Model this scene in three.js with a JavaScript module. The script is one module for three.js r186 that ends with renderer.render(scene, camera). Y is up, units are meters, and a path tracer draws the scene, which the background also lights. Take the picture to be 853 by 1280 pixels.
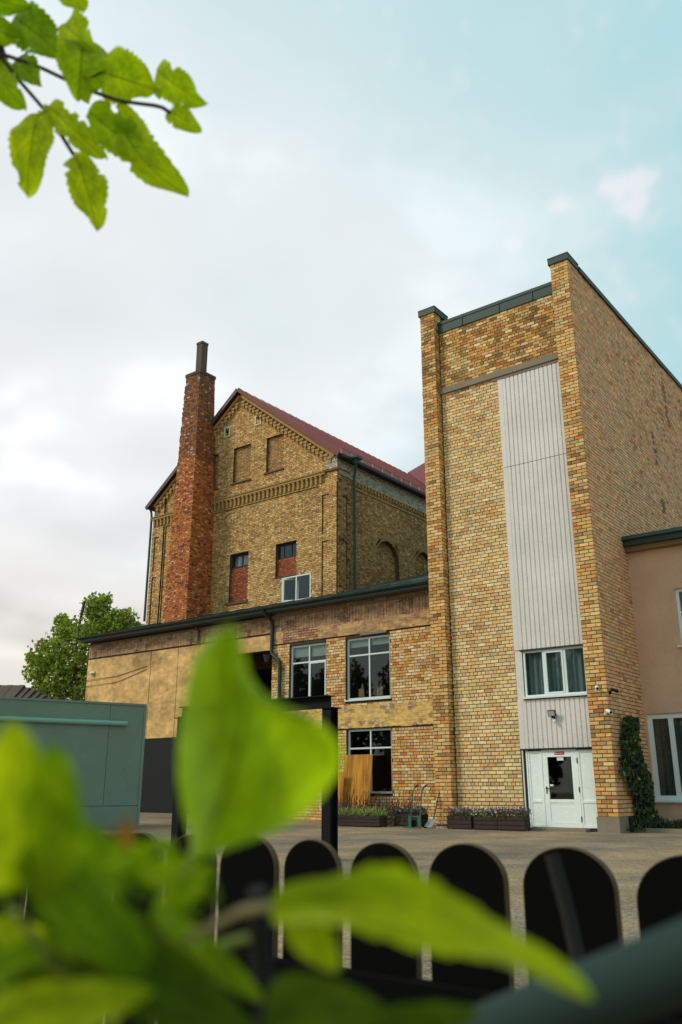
import * as THREE from 'three';
import { mergeGeometries } from 'three/addons/utils/BufferGeometryUtils.js';

// ---------------------------------------------------------------- camera, sky, sun, exposure
const W = 682, H = 1024;
const scene = new THREE.Scene();
const FPX = 1077, PITCH = Math.atan(347 / 1077), YAW = 37.4 * Math.PI / 180, EYE = new THREE.Vector3(0, 1, 0);
const fwd = new THREE.Vector3(-Math.sin(YAW) * Math.cos(PITCH), Math.sin(PITCH), -Math.cos(YAW) * Math.cos(PITCH));
const camera = new THREE.PerspectiveCamera(2 * Math.atan(640 / FPX) * 180 / Math.PI, W / H, 0.02, 400);
camera.position.copy(EYE);
camera.lookAt(EYE.clone().add(fwd));
camera.focus = 27;
camera.userData.fStop = 6.6;
camera.updateMatrixWorld(true);

function rng(seed) { let a = seed >>> 0; return () => { a = (a + 0x6D2B79F5) >>> 0; let t = Math.imul(a ^ (a >>> 15), 1 | a); t = (t + Math.imul(t ^ (t >>> 7), 61 | t)) ^ t; return ((t ^ (t >>> 14)) >>> 0) / 4294967296; }; }
function hash3(x, y, z) { let h = Math.imul(x, 374761393) ^ Math.imul(y, 668265263) ^ Math.imul(z, 2147483647 ^ 0x5bd1e995); h = Math.imul(h ^ (h >>> 13), 1274126177); return ((h ^ (h >>> 16)) >>> 0) / 4294967296; }
const sm = (t) => t * t * (3 - 2 * t), mix = (a, b, t) => a + (b - a) * t, clamp = (x, a = 0, b = 1) => Math.min(b, Math.max(a, x));
const sstep = (a, b, x) => sm(clamp((x - a) / (b - a)));
function vnoise(x, y, z = 0) {
  const xi = Math.floor(x), yi = Math.floor(y), zi = Math.floor(z), u = sm(x - xi), v = sm(y - yi), w = sm(z - zi);
  const c = (i, j, k) => hash3(xi + i, yi + j, zi + k);
  return mix(mix(mix(c(0, 0, 0), c(1, 0, 0), u), mix(c(0, 1, 0), c(1, 1, 0), u), v), mix(mix(c(0, 0, 1), c(1, 0, 1), u), mix(c(0, 1, 1), c(1, 1, 1), u), v), w);
}
function fbm(x, y, z = 0, n = 4) { let s = 0, a = 0.5, t = 0; for (let i = 0; i < n; i++) { s += a * vnoise(x, y, z); t += a; a *= 0.5; x *= 2.03; y *= 2.03; z *= 2.03; } return s / t; }
const lin = (c) => { c /= 255; return c <= 0.04045 ? c / 12.92 : Math.pow((c + 0.055) / 1.055, 2.4); };
const rgb = (r, g, b) => [lin(r), lin(g), lin(b)];
const col = (r, g, b) => new THREE.Color().setRGB(lin(r), lin(g), lin(b));
const mix3 = (a, b, t) => [mix(a[0], b[0], t), mix(a[1], b[1], t), mix(a[2], b[2], t)];

// the sky: high thin overcast, whiter towards the veiled sun, teal away from it, warm dust at the horizon
const SUN = new THREE.Vector3(-0.55, 0.60, 0.58).normalize();
{
  const w = 1024, h = 512, d = new Float32Array(w * h * 4);
  const white = [0.715, 0.725, 0.74], teal = [0.335, 0.565, 0.595], warm = [0.67, 0.61, 0.50], pink = [0.70, 0.68, 0.71], glow = new THREE.Vector3(-0.88, 0.33, -0.34).normalize();
  const puff = [[-15.2, 35.2, 2.3, 1.5], [-16.6, 36.6, 1.6, 1.0], [-14.6, 36.8, 1.5, 1.0], [-20.5, 36.2, 1.3, 0.6], [-24.2, 34.4, 1.0, 0.7]];
  for (let j = 0; j < h; j++) for (let i = 0; i < w; i++) {
    const el = (j + 0.5) / h * Math.PI - Math.PI / 2, th = ((i + 0.5) / w - 0.5) * 2 * Math.PI;
    const x = Math.cos(el) * Math.cos(th), y = Math.sin(el), z = Math.cos(el) * Math.sin(th);
    const g = x * glow.x + y * glow.y + z * glow.z;
    const k = 1 / Math.max(0.18, Math.abs(y) + 0.12);
    const n = fbm(x * k * 1.6 + 3, z * k * 1.6 + 9, 2.2, 5), n2 = fbm(x * k * 4 + 13, z * k * 4, 7.2, 5), n3 = fbm(x * 9 + 4, y * 22, z * 9, 4);
    let t = sstep(0.56, 1.02, g + (n - 0.5) * 0.3);
    let c = mix3(teal, white, t);
    c = mix3(c, [0.62, 0.655, 0.675], 0.4 * sstep(0.46, 0.75, n2) * (1 - t));
    const low = 1 - sstep(0.02, 0.34, y);
    c = mix3(c, warm, 0.75 * low);
    const b = 1 + (n2 - 0.5) * 0.26 * t - 0.2 * sstep(0.52, 0.72, n3) * (1 - sstep(0.1, 0.36, y)) + 0.10 * sstep(0.56, 0.7, n2) * t;
    const az = Math.atan2(x, -z) * 180 / Math.PI, e = el * 180 / Math.PI;
    let p = 0;
    for (const [a0, e0, ra, re] of puff) p = Math.max(p, 1 - Math.hypot((az - a0) / ra, (e - e0) / re));
    p = sstep(0.05, 0.75, p + (fbm(az * 0.8 + e * 0.5, e * 1.3 - az * 0.3, 3, 5) - 0.5) * 1.7 * sstep(-0.35, 0.25, p) - 0.25 * (p < 0 ? 1 : 0));
    c = mix3(c, pink, p * 0.7);
    const o = (j * w + i) * 4;
    for (let q = 0; q < 3; q++) d[o + q] = c[q] * b;
    d[o + 3] = 1;
  }
  const sky = new THREE.DataTexture(d, w, h, THREE.RGBAFormat, THREE.FloatType);
  sky.mapping = THREE.EquirectangularReflectionMapping; sky.magFilter = THREE.LinearFilter; sky.minFilter = THREE.LinearFilter; sky.needsUpdate = true;
  scene.background = sky; scene.environment = sky;
}
const sun = new THREE.DirectionalLight(new THREE.Color(1, 0.91, 0.76), 1.5);
sun.position.copy(SUN).multiplyScalar(80); sun.target.position.set(-15, 5, -25);
sun.position.add(sun.target.position);
sun.castShadow = true; sun.shadow.radius = 26; sun.shadow.mapSize.set(2048, 2048);
Object.assign(sun.shadow.camera, { left: -45, right: 45, top: 45, bottom: -45, near: 1, far: 200 });
scene.add(sun, sun.target);
const renderer = new THREE.WebGLRenderer({ antialias: true });
renderer.setSize(W, H);
renderer.toneMapping = THREE.LinearToneMapping;
renderer.toneMappingExposure = 1.25;
renderer.shadowMap.enabled = true;

// ---------------------------------------------------------------- helpers
const taken = {};
function numbered(n) { const k = taken[n] = (taken[n] ?? -1) + 1; return k ? `${n}_${String(k).padStart(3, '0')}` : n; }
function tag(o, label, category, group, kind) { if (label) o.userData.label = label; if (category) o.userData.category = category; if (group) o.userData.group = group; if (kind) o.userData.kind = kind; return o; }
function thing(name, label, category, pos = [0, 0, 0], turn = 0, group) { const g = new THREE.Group(); g.name = numbered(name); g.position.set(...pos); g.rotation.y = turn; scene.add(g); return tag(g, label, category, group); }
function mesh(name, geos, mat, parent = scene) {
  const gs = (Array.isArray(geos) ? geos : [geos]);
  const g = gs.length === 1 ? gs[0] : mergeGeometries(gs.map((q) => { const r = q.index ? q.toNonIndexed() : q; for (const k of Object.keys(r.attributes)) if (!['position', 'normal', 'uv'].includes(k)) r.deleteAttribute(k); return r; }));
  const m = new THREE.Mesh(g, mat); m.name = parent === scene ? numbered(name) : name; m.castShadow = m.receiveShadow = true; parent.add(m); return m;
}
function box(x0, x1, y0, y1, z0, z1) {   // uv in metres
  if (x0 > x1) [x0, x1] = [x1, x0]; if (y0 > y1) [y0, y1] = [y1, y0]; if (z0 > z1) [z0, z1] = [z1, z0];
  const g = new THREE.BoxGeometry(x1 - x0, y1 - y0, z1 - z0); g.translate((x0 + x1) / 2, (y0 + y1) / 2, (z0 + z1) / 2); return uvm(g);
}
function uvm(g) { const p = g.attributes.position, n = g.attributes.normal, uv = new Float32Array(p.count * 2); for (let i = 0; i < p.count; i++) { const ax = Math.abs(n.getX(i)), ay = Math.abs(n.getY(i)), az = Math.abs(n.getZ(i)); if (ax > ay && ax > az) { uv[2 * i] = p.getZ(i); uv[2 * i + 1] = p.getY(i); } else if (ay > az) { uv[2 * i] = p.getX(i); uv[2 * i + 1] = p.getZ(i); } else { uv[2 * i] = p.getX(i); uv[2 * i + 1] = p.getY(i); } } g.setAttribute('uv', new THREE.BufferAttribute(uv, 2)); return g; }
function slab(outline, holes, depth, place) {   // outline in (a, b) metres, extruded; place maps to the world
  const s = new THREE.Shape(outline.map((p) => new THREE.Vector2(...p)));
  for (const h of holes) s.holes.push(new THREE.Path(h.map((p) => new THREE.Vector2(...p))));
  const g = new THREE.ExtrudeGeometry(s, { depth, bevelEnabled: false }); g.applyMatrix4(place); if (place.determinant() < 0) flip(g); return uvm(g);
}
const rect = (x0, x1, y0, y1) => [[x0, y0], [x1, y0], [x1, y1], [x0, y1]];
const frontAt = (z) => new THREE.Matrix4().makeTranslation(0, 0, z);                                              // (a,b) = (x,y), grows to +z
const sideAt = (x) => new THREE.Matrix4().makeTranslation(x, 0, 0).multiply(new THREE.Matrix4().makeRotationY(-Math.PI / 2).multiply(new THREE.Matrix4().makeScale(1, 1, -1))); // (a,b) = (z,y), grows to +x
function flip(g) { const i = g.index; if (i) for (let k = 0; k < i.count; k += 3) { const t = i.getX(k); i.setX(k, i.getX(k + 2)); i.setX(k + 2, t); } else { for (const a of Object.values(g.attributes)) for (let k = 0; k < a.count; k += 3) for (let c = 0; c < a.itemSize; c++) { const o = a.array, s = a.itemSize, t = o[k * s + c]; o[k * s + c] = o[(k + 2) * s + c]; o[(k + 2) * s + c] = t; } } return g; }
const V = (x, y, z) => new THREE.Vector3(x, y, z);
function tube(pts, r, seg = 24, rad = 8, close = true) {
  const c = new THREE.CatmullRomCurve3(pts.map((p) => Array.isArray(p) ? V(...p) : p), false, 'catmullrom', 0.2);
  const g = new THREE.TubeGeometry(c, seg, r, rad, false); if (!close) return g;
  const ends = []; for (const t of [0, 1]) { const d = new THREE.CircleGeometry(r, rad), p = c.getPoint(t), tn = c.getTangent(t).multiplyScalar(t ? 1 : -1); d.applyQuaternion(new THREE.Quaternion().setFromUnitVectors(V(0, 0, 1), tn)); d.translate(p.x, p.y, p.z); ends.push(d.toNonIndexed()); }
  return mergeGeometries([g.toNonIndexed(), ...ends]);
}
function bar(a, b, r, rad = 8) { return tube([a, b], r, 1, rad); }
function beam(a, b, w, h) { const A = V(...a), B = V(...b), g = new THREE.BoxGeometry(w, h, A.distanceTo(B)); const m = new THREE.Matrix4().lookAt(A, B, V(0, 1, 0)); g.applyMatrix4(m); const c = A.add(B).multiplyScalar(0.5); g.translate(c.x, c.y, c.z); return g; }
const rightV = V(Math.cos(YAW), 0, -Math.sin(YAW)), upV = rightV.clone().cross(fwd);
const at = (x, y, d) => EYE.clone().addScaledVector(fwd, d).addScaledVector(rightV, (x - 426.5) * d / FPX).addScaledVector(upV, -(y - 640) * d / FPX);   // where a point seen at (x, y) of the 853 x 1280 photograph stands at that depth

function dataTex(w, h, f, srgb, rep) {
  const d = new Uint8Array(w * h * 4);
  for (let j = 0; j < h; j++) for (let i = 0; i < w; i++) { const c = f(i / w, j / h, i, j), o = (j * w + i) * 4; d[o] = clamp(c[0], 0, 255); d[o + 1] = clamp(c[1], 0, 255); d[o + 2] = clamp(c[2], 0, 255); d[o + 3] = 255; }
  const t = new THREE.DataTexture(d, w, h); t.magFilter = THREE.LinearFilter; t.minFilter = THREE.LinearMipmapLinearFilter; t.generateMipmaps = true; t.wrapS = t.wrapT = THREE.RepeatWrapping; if (srgb) t.colorSpace = THREE.SRGBColorSpace; if (rep) t.repeat.set(...rep); t.needsUpdate = true; return t;
}
const tn = (u, v, f, s, n = 4) => { // tiling fbm
  let sum = 0, a = 0.5, tot = 0, fr = f; for (let o = 0; o < n; o++) { const x = u * fr, y = v * fr, xi = Math.floor(x), yi = Math.floor(y), fx = sm(x - xi), fy = sm(y - yi); const c = (i, j) => hash3((xi + i) % fr, (yi + j) % fr, s + o * 17); sum += a * mix(mix(c(0, 0), c(1, 0), fx), mix(c(0, 1), c(1, 1), fx), fy); tot += a; a *= 0.55; fr *= 2; } return sum / tot; };
const grain = dataTex(256, 256, (u, v) => { const n = tn(u, v, 8, 1, 5), m = tn(u, v, 64, 5, 2), g = 178 + 96 * (n - 0.5) + 86 * (m - 0.5) + 40; return [g, g, g]; }, false, [2.2, 2.2]);
const grainBump = dataTex(256, 256, (u, v) => { const g = 255 * (0.6 * tn(u, v, 16, 9, 4) + 0.4 * tn(u, v, 64, 3, 2)); return [g, g, g]; }, false, [2.2, 2.2]);
const softMottle = dataTex(512, 512, (u, v) => { const g = 200 + 70 * (tn(u, v, 4, 21, 6) - 0.5) + 30 * (tn(u, v, 128, 22, 2) - 0.5); return [g, g, g]; }, false, [0.25, 0.25]);
const std = (c, rough = 0.85, o = {}) => new THREE.MeshStandardMaterial({ color: c, roughness: rough, ...o });
const mottled = (c, rough = 0.8, o = {}) => std(c.clone().multiplyScalar(1.55), rough, { map: softMottle, ...o });

const M = {
  brick: new THREE.MeshStandardMaterial({ vertexColors: true, roughness: 0.9, map: grain, bumpMap: grainBump, bumpScale: 0.006 }),
  mortarTower: mottled(col(66, 54, 42), 0.95, { bumpMap: grainBump, bumpScale: 0.01 }),
  mortarOld: mottled(col(92, 72, 50), 0.95, { bumpMap: grainBump, bumpScale: 0.01 }),
  mortarChimney: mottled(col(92, 62, 46), 0.95),
  green: mottled(col(32, 56, 46), 0.6),
  greenRoof: mottled(col(52, 74, 68), 0.5, { metalness: 0.15 }),
  darkGreen: mottled(col(34, 48, 44), 0.5),
  copper: mottled(col(44, 78, 71), 0.65),
  redRoof: mottled(col(104, 24, 28), 0.55, { metalness: 0.15 }),
  verge: mottled(col(66, 62, 60), 0.6),
  concrete: mottled(col(132, 118, 100), 0.95, { bumpMap: grainBump, bumpScale: 0.012 }),
  cladding: mottled(col(206, 196, 190), 0.55),
  white: std(col(226, 232, 232), 0.4),
  whiteDoor: mottled(col(224, 227, 222), 0.45),
  black: new THREE.MeshPhysicalMaterial({ color: col(18, 18, 19), roughness: 0.7, specularIntensity: 0.4 }),
  rubber: std(col(18, 18, 18), 0.9),
  darkMetal: std(col(38, 40, 42), 0.5, { metalness: 0.3 }),
  glass: new THREE.MeshPhysicalMaterial({ color: col(228, 232, 231), roughness: 0.02, transmission: 1, thickness: 0, ior: 1.52, specularIntensity: 1 }),
  darkWood: mottled(col(52, 38, 32), 0.85),
  interior: std(col(84, 78, 70), 0.95),
};
M.cladding.side = THREE.DoubleSide;

// ---------------------------------------------------------------- bricks
class Bricks {
  constructor() { this.p = []; this.n = []; this.c = []; this.u = []; this.i = []; this.all = []; }
  lay(o) {   // o: origin, u, n (unit vectors as arrays; v is up), w, h, course, length, joint, proud, spans(yc), colour(x,y,z,r), rand, rows
    const { origin, u, n, w, h, course = 0.105, length = 0.26, joint = 0.02, proud = 0.017, colour, rand } = o;
    const rows = Math.round(h / course), ch = h / rows;
    for (let r = 0; r < rows; r++) {
      const y0 = r * ch, yc = y0 + ch / 2, header = o.header && r % o.header === o.header - 1, L = header ? length / 2 : length;
      const off = (r % 2 ? 0.5 : 0) * L + (hash3(r, 7, 3) - 0.5) * 0.02;
      for (const [a, b] of (o.spans ? o.spans(yc) : [[0, w]])) {
        let s = Math.floor((a - off) / L) * L + off;
        for (; s < b; s += L) {
          let x0 = Math.max(s, a), x1 = Math.min(s + L, b); if (x1 - x0 < 0.045) continue; if (b - x1 > 0 && b - x1 < 0.046) x1 = b;
          const jj = (rand() - 0.5) * 0.004;
          x0 += joint / 2; x1 -= joint / 2;
          if (x0 - joint / 2 === a) x0 = a; if (x1 + joint / 2 === b) x1 = b;
          const bx = (x0 + x1) / 2, P = [origin[0] + u[0] * bx, origin[1] + yc, origin[2] + u[2] * bx];
          const c = colour(P[0], P[1], P[2], rand);
          if (!c) continue;
          this.all.push({ P, u, n, w: x1 - x0, h: ch - joint + jj, d: proud * (0.55 + 0.75 * rand()), t: (rand() - 0.5) * 0.012, c, full: x1 - x0 > length * 0.8 });
        }
      }
    }
    return this;
  }
  push(b) {
    const base = this.p.length / 3, hw = b.w / 2, hh = b.h / 2, [ux, , uz] = b.u, [nx, , nz] = b.n, e = 0.02;
    const pt = (a, y, d) => [b.P[0] + ux * a + nx * d, b.P[1] + y, b.P[2] + uz * a + nz * d];
    const d1 = b.d + b.t * hw * 2, d0 = b.d - b.t * hw * 2;
    const F = [pt(-hw, -hh, d0), pt(hw, -hh, d1), pt(hw, hh, d1), pt(-hw, hh, d0)], B = [pt(-hw, -hh, -e), pt(hw, -hh, -e), pt(hw, hh, -e), pt(-hw, hh, -e)];
    const uo = hash3(base, 3, 1) * 9, vo = hash3(base, 5, 2) * 9;
    const face = (q, N, us) => { const k = this.p.length / 3; q.forEach((v, j) => { this.p.push(...v); this.n.push(...N); this.c.push(...b.c); this.u.push(uo + us[j][0], vo + us[j][1]); }); this.i.push(k, k + 1, k + 2, k, k + 2, k + 3); };
    const U = [[0, 0], [b.w, 0], [b.w, b.h], [0, b.h]], S = [[0, 0], [b.w, 0], [b.w, 0.03], [0, 0.03]];
    face(F, [nx, 0, nz], U);
    face([F[3], F[2], B[2], B[3]], [0, 1, 0], S); face([B[0], B[1], F[1], F[0]], [0, -1, 0], S);
    face([B[0], F[0], F[3], B[3]], [-ux, 0, -uz], S); face([F[1], B[1], B[2], F[2]], [ux, 0, uz], S);
  }
  build(parent, singles = 0, name = 'brickwork') {
    const score = (b) => { const d = V(...b.P).sub(EYE), l = d.length(); return b.full ? b.w * Math.abs(d.x * b.n[0] + d.z * b.n[2]) / l / (l * l) : 0; };
    let rest = this.all;
    if (singles) {
      const s = this.all.map((b) => [score(b), b]).sort((a, b) => b[0] - a[0]);
      for (const [, b] of s.slice(0, singles)) {
        const m = new THREE.Mesh(unitBrick, brickTone(b.c)); m.name = 'brick'; m.castShadow = m.receiveShadow = true;
        m.position.set(b.P[0] + b.n[0] * (b.d - 0.02) / 2, b.P[1], b.P[2] + b.n[2] * (b.d - 0.02) / 2);
        m.rotation.y = Math.atan2(b.n[0], b.n[2]); m.scale.set(b.w / 0.25, b.h / 0.1, (b.d + 0.02) / 0.04); parent.add(m);
      }
      rest = s.slice(singles).map((q) => q[1]);
    }
    for (const b of rest) this.push(b);
    const g = new THREE.BufferGeometry();
    g.setAttribute('position', new THREE.Float32BufferAttribute(this.p, 3)); g.setAttribute('normal', new THREE.Float32BufferAttribute(this.n, 3));
    g.setAttribute('color', new THREE.Float32BufferAttribute(this.c, 3)); g.setAttribute('uv', new THREE.Float32BufferAttribute(this.u, 2)); g.setIndex(this.i);
    const m = mesh(name, g, M.brick, parent); m.userData.kind = 'stuff'; return m;
  }
}
const unitBrick = uvm(new THREE.BoxGeometry(0.25, 0.1, 0.04)), tones = new Map();
function brickTone(c) { const q = c.map((v) => Math.round(Math.sqrt(v) * 14) / 14), k = q.join(); if (!tones.has(k)) tones.set(k, new THREE.MeshStandardMaterial({ color: new THREE.Color().setRGB(q[0] * q[0], q[1] * q[1], q[2] * q[2]), roughness: 0.9, map: grain, bumpMap: grainBump, bumpScale: 0.006 })); return tones.get(k); }
const G = 1.42;   // the grain map averages about 0.7
const pick = (r, list) => { let t = r(), s = 0; for (const [w] of list) s += w; t *= s; for (const [w, c] of list) { t -= w; if (t <= 0) return c; } return list[0][1]; };
const jit = (c, r, a = 0.12) => { const k = G * (1 + (r() - 0.5) * 2 * a), h = (r() - 0.5) * 0.06; return [c[0] * k * (1 + h), c[1] * k, c[2] * k * (1 - h)]; };
const P = { cream: rgb(220, 184, 130), pale: rgb(228, 202, 156), straw: rgb(210, 162, 98), orange: rgb(202, 134, 66), ochre: rgb(200, 148, 76), rust: rgb(172, 96, 52), red: rgb(164, 84, 52), mauve: rgb(180, 148, 116), grey: rgb(166, 142, 110), olive: rgb(192, 162, 106), brown: rgb(128, 88, 54), soot: rgb(70, 54, 42), rose: rgb(218, 162, 120), pinkGrey: rgb(204, 154, 118) };
const near = (c, m, k) => mix3(c, m, k);
function towerFront(x, y, z, r) {
  const st = fbm(x * 0.9, y * 0.55, 4, 4), blotch = fbm(x * 1.7 + 9, y * 1.7, 1, 3), up = sstep(13.4, 14.2, y);
  let c = near(pick(r, [[5, P.cream], [3.6, P.pale], [2.8, P.straw], [0.7 + 2.2 * sstep(0.52, 0.7, blotch), P.orange], [0.8, P.ochre], [0.12 + 0.7 * sstep(0.62, 0.75, blotch), P.rust], [1.0 + 2 * sstep(0.55, 0.7, st), P.mauve], [1.2, P.olive], [0.6, P.grey]]), P.cream, 0.42);
  if (r() < up * 0.75) c = pick(r, [[2, P.ochre], [2, P.straw], [1.6, P.orange], [1.2 + 4 * sstep(0.45, 0.65, st), P.brown], [0.6, P.rust], [1, P.olive]].map(([w, q]) => [w, near(q, P.ochre, 0.3)]));
  if (up && fbm(x * 2.3, y * 0.5, 8, 4) > 0.58 && r() < 0.7) c = mix3(c, P.soot, 0.45);
  return jit(c, r);
}
function towerPillar(x, y, z, r) {
  const st = fbm(x * 0.9, y * 0.5 + 40, 4, 4), high = sstep(9, 15, y), c0 = pick(r, [[3.4, P.straw], [2.6, P.cream], [1.6 + 3 * sstep(0.5, 0.65, st), P.orange], [1.6, P.ochre], [0.9, P.rust], [0.6 + 3 * sstep(0.45, 0.6, st) + 1.3 * high, P.brown], [1, P.olive], [0.4 + high, P.grey]].map(([w, c]) => [w, near(c, P.straw, 0.35)]));
  return jit(r() < 0.25 * sstep(0.55, 0.7, fbm(x, y * 0.8, 77, 4)) ? mix3(c0, P.soot, 0.5) : c0, r);
}
const sideStreaks = [[-31.95, 15.3, 0.16, 1.1], [-29.8, 12.75, 0.15, 0.75], [-34.1, 15.2, 0.22, 1.2], [-30.0, 10.55, 0.22, 0.3], [-31.2, 14.2, 0.08, 0.5]];
function towerSide(x, y, z, r) {
  const st = fbm(z * 0.35, y * 0.5, 14, 4), hi = sstep(8, 16, y) * sstep(-24, -31, z);
  let c = near(pick(r, [[3.6, P.rose], [3.6, P.pinkGrey], [1.8, P.mauve], [1.5, P.olive], [0.9, P.cream], [0.6 + 1.6 * sstep(0.5, 0.7, st), P.orange], [0.2 + 2.2 * hi, P.rust], [0.2 + 2.4 * sstep(0.48, 0.65, st) * hi, P.brown], [0.7, P.grey]]), P.rose, 0.35);
  for (const [z0, y0, wz, hy] of sideStreaks) { const k = Math.hypot((z - z0 - (fbm(y * 1.2, z0, 2, 2) - 0.5) * 0.3) / wz, (y - y0) / hy); if (k < 1 && r() < 0.8) c = mix3(c, P.soot, 0.7); }
  return jit(c, r);
}
function annexBrick(x, y, z, r) {
  const bl = fbm(x * 1.2, y * 1.2, 30, 3), lower = 1 - sstep(3, 3.4, y);
  let c = pick(r, [[4, P.cream], [3 - 1.6 * lower, P.pale], [2.4 + 2 * lower, P.straw], [1.2 + 3.4 * sstep(0.46, 0.68, bl), P.orange], [0.7 + 1.8 * sstep(0.5, 0.7, bl), P.rust], [0.5, P.mauve], [0.6, P.ochre]]);
  return jit(near(c, P.straw, 0.22), r);
}
const oldC = { a: rgb(206, 162, 102), b: rgb(194, 150, 92), c: rgb(216, 176, 116), d: rgb(174, 134, 82), e: rgb(180, 126, 74), f: rgb(150, 118, 78), g: rgb(228, 196, 144) };
function oldBrick(x, y, z, r) {
  const st = fbm(x * 0.45 + z * 0.45, y * 0.45, 50, 4);
  const c = pick(r, [[3, oldC.a], [3, oldC.b], [1.8, oldC.c], [1.2 + 4 * sstep(0.48, 0.66, st), oldC.d], [1, oldC.e], [0.7 + 3.5 * sstep(0.5, 0.68, st), oldC.f], [0.4, oldC.g]]);
  return jit(c, r, 0.15);
}
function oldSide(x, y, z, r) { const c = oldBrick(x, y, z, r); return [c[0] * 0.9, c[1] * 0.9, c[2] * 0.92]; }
const redNew = (x, y, z, r) => jit(pick(r, [[3, rgb(164, 86, 52)], [3, rgb(146, 74, 44)], [1, rgb(178, 100, 62)], [1, rgb(116, 62, 42)]]), r, 0.15);
function chimneyBrick(x, y, z, r) {
  const edge = 16.4 + (fbm(x * 2, z * 2, 3, 3) - 0.5) * 1.1;
  if (y < edge) { if (r() < 0.05) return jit(rgb(214, 160, 118), r); return jit(pick(r, [[3, rgb(184, 106, 54)], [3, rgb(168, 92, 46)], [1.5, rgb(196, 122, 66)], [1, rgb(140, 76, 42)], [0.5, rgb(96, 62, 44)]]), r, 0.15); }
  if (r() < 0.04) return jit(rgb(190, 160, 140), r);
  return jit(pick(r, [[3, rgb(144, 86, 52)], [2, rgb(122, 76, 50)], [2.6, rgb(162, 96, 54)], [1.3, rgb(96, 66, 48)], [1.6 * sstep(18, 21, y), rgb(96, 80, 54)]]), r, 0.2);
}
function sub(a, b, cuts) { let s = [[a, b]]; for (const [c, d] of cuts) { const t = []; for (const [p, q] of s) { if (d <= p || c >= q) t.push([p, q]); else { if (c > p) t.push([p, c]); if (d < q) t.push([d, q]); } } s = t; } return s; }
const holesSpan = (x0, w, y0, holes) => (yc) => sub(0, w, holes.filter((h) => y0 + yc > h[2] && y0 + yc < h[3]).map((h) => [h[0] - x0, h[1] - x0]));

// ---------------------------------------------------------------- ground
const GY = -0.06;
{
  const tex = dataTex(1024, 1024, (u, v) => {
    const n = tn(u, v, 6, 41, 5), m = tn(u, v, 256, 42, 2), k = tn(u, v, 3, 43, 4), s = (m - 0.5) * 90, t = sstep(0.5, 0.62, k);
    const g = 0.86 + 0.42 * (n - 0.5); return [g * mix(166, 150, t) + s, g * mix(138, 130, t) + s, g * mix(104, 106, t) + s * 0.9];
  }, true, [0.2, 0.2]);
  const bump = dataTex(1024, 1024, (u, v) => { const g = 255 * (0.5 * tn(u, v, 12, 44, 4) + 0.5 * tn(u, v, 128, 45, 3)); return [g, g, g]; }, false, [0.2, 0.2]);
  const g = new THREE.PlaneGeometry(500, 500); g.rotateX(-Math.PI / 2); g.translate(0, GY, 0); uvm(g);
  const m = mesh('ground', g, new THREE.MeshStandardMaterial({ map: tex, roughness: 0.95, bumpMap: bump, bumpScale: 0.02 })); m.userData.kind = 'structure';
  m.userData.label = 'gravelly brown asphalt yard in front of the buildings'; m.userData.category = 'ground';
}

// ---------------------------------------------------------------- shared window builder (openings facing +z or, with side, +x)
function windowUnit(parent, x0, x1, y0, y1, z, o = {}) {
  const f = o.frame ?? 0.07, t = o.bar ?? 0.055, dp = o.depth ?? 0.07, m = o.mat ?? M.white, zf = z, zb = z - dp;
  const gs = [box(x0, x1, y0, y0 + f, zb, zf), box(x0, x1, y1 - f, y1, zb, zf), box(x0, x0 + f, y0 + f, y1 - f, zb, zf), box(x1 - f, x1, y0 + f, y1 - f, zb, zf)];
  const xs = [x0 + f, ...(o.xs ?? []).flatMap((x) => [x - t / 2, x + t / 2]), x1 - f], panes = [];
  for (const x of o.xs ?? []) gs.push(box(x - t / 2, x + t / 2, y0 + f, y1 - f, zb + 0.004, zf - 0.004));
  for (let i = 0; i < xs.length; i += 2) {
    const cuts = (o.ys ?? []).filter((c) => !Array.isArray(c) || c[1] === i / 2).map((c) => Array.isArray(c) ? c[0] : c), ys = [y0 + f, ...cuts.flatMap((y) => [y - t / 2, y + t / 2]), y1 - f];
    for (const y of cuts) gs.push(box(xs[i], xs[i + 1], y - t / 2, y + t / 2, zb + 0.006, zf - 0.006));
    for (let j = 0; j < ys.length; j += 2) panes.push([xs[i], xs[i + 1], ys[j], ys[j + 1], i / 2, j / 2]);
  }
  const w = mesh('window', gs, m, parent);
  for (const [a, b, c, d, i, j] of panes) {
    if (o.skip && o.skip(i, j)) continue;
    if (o.sash && o.sash(i, j)) { const s = 0.05; mesh('sash', [box(a, b, c, c + s, zf - 0.03, zf + 0.012), box(a, b, d - s, d, zf - 0.03, zf + 0.012), box(a, a + s, c + s, d - s, zf - 0.03, zf + 0.012), box(b - s, b, c + s, d - s, zf - 0.03, zf + 0.012)], m, w); }
    mesh('pane', box(a - 0.005, b + 0.005, c - 0.005, d + 0.005, (zf + zb) / 2 - 0.004, (zf + zb) / 2 + 0.004), o.glass ?? M.glass, w);
  }
  if (o.sill) mesh('sill', box(x0 - 0.07, x1 + 0.05, y0 - 0.05, y0 - 0.002, zb, zf + o.sill), m, w);
  return w;
}
function curtain(name, x0, x1, y0, y1, z, colr, parent, waves = 9) {
  const g = new THREE.PlaneGeometry(x1 - x0, y1 - y0, 96, 4), p = g.attributes.position;
  for (let i = 0; i < p.count; i++) { const a = p.getX(i); p.setZ(i, 0.035 * Math.sin((a / (x1 - x0)) * waves * 6.283 + 0.8 * Math.sin(a * 5)) + 0.01 * Math.sin(a * 61)); }
  g.computeVertexNormals(); g.translate((x0 + x1) / 2, (y0 + y1) / 2, z);
  return mesh(name, g, std(colr, 0.9, { side: THREE.DoubleSide }), parent);
}

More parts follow.
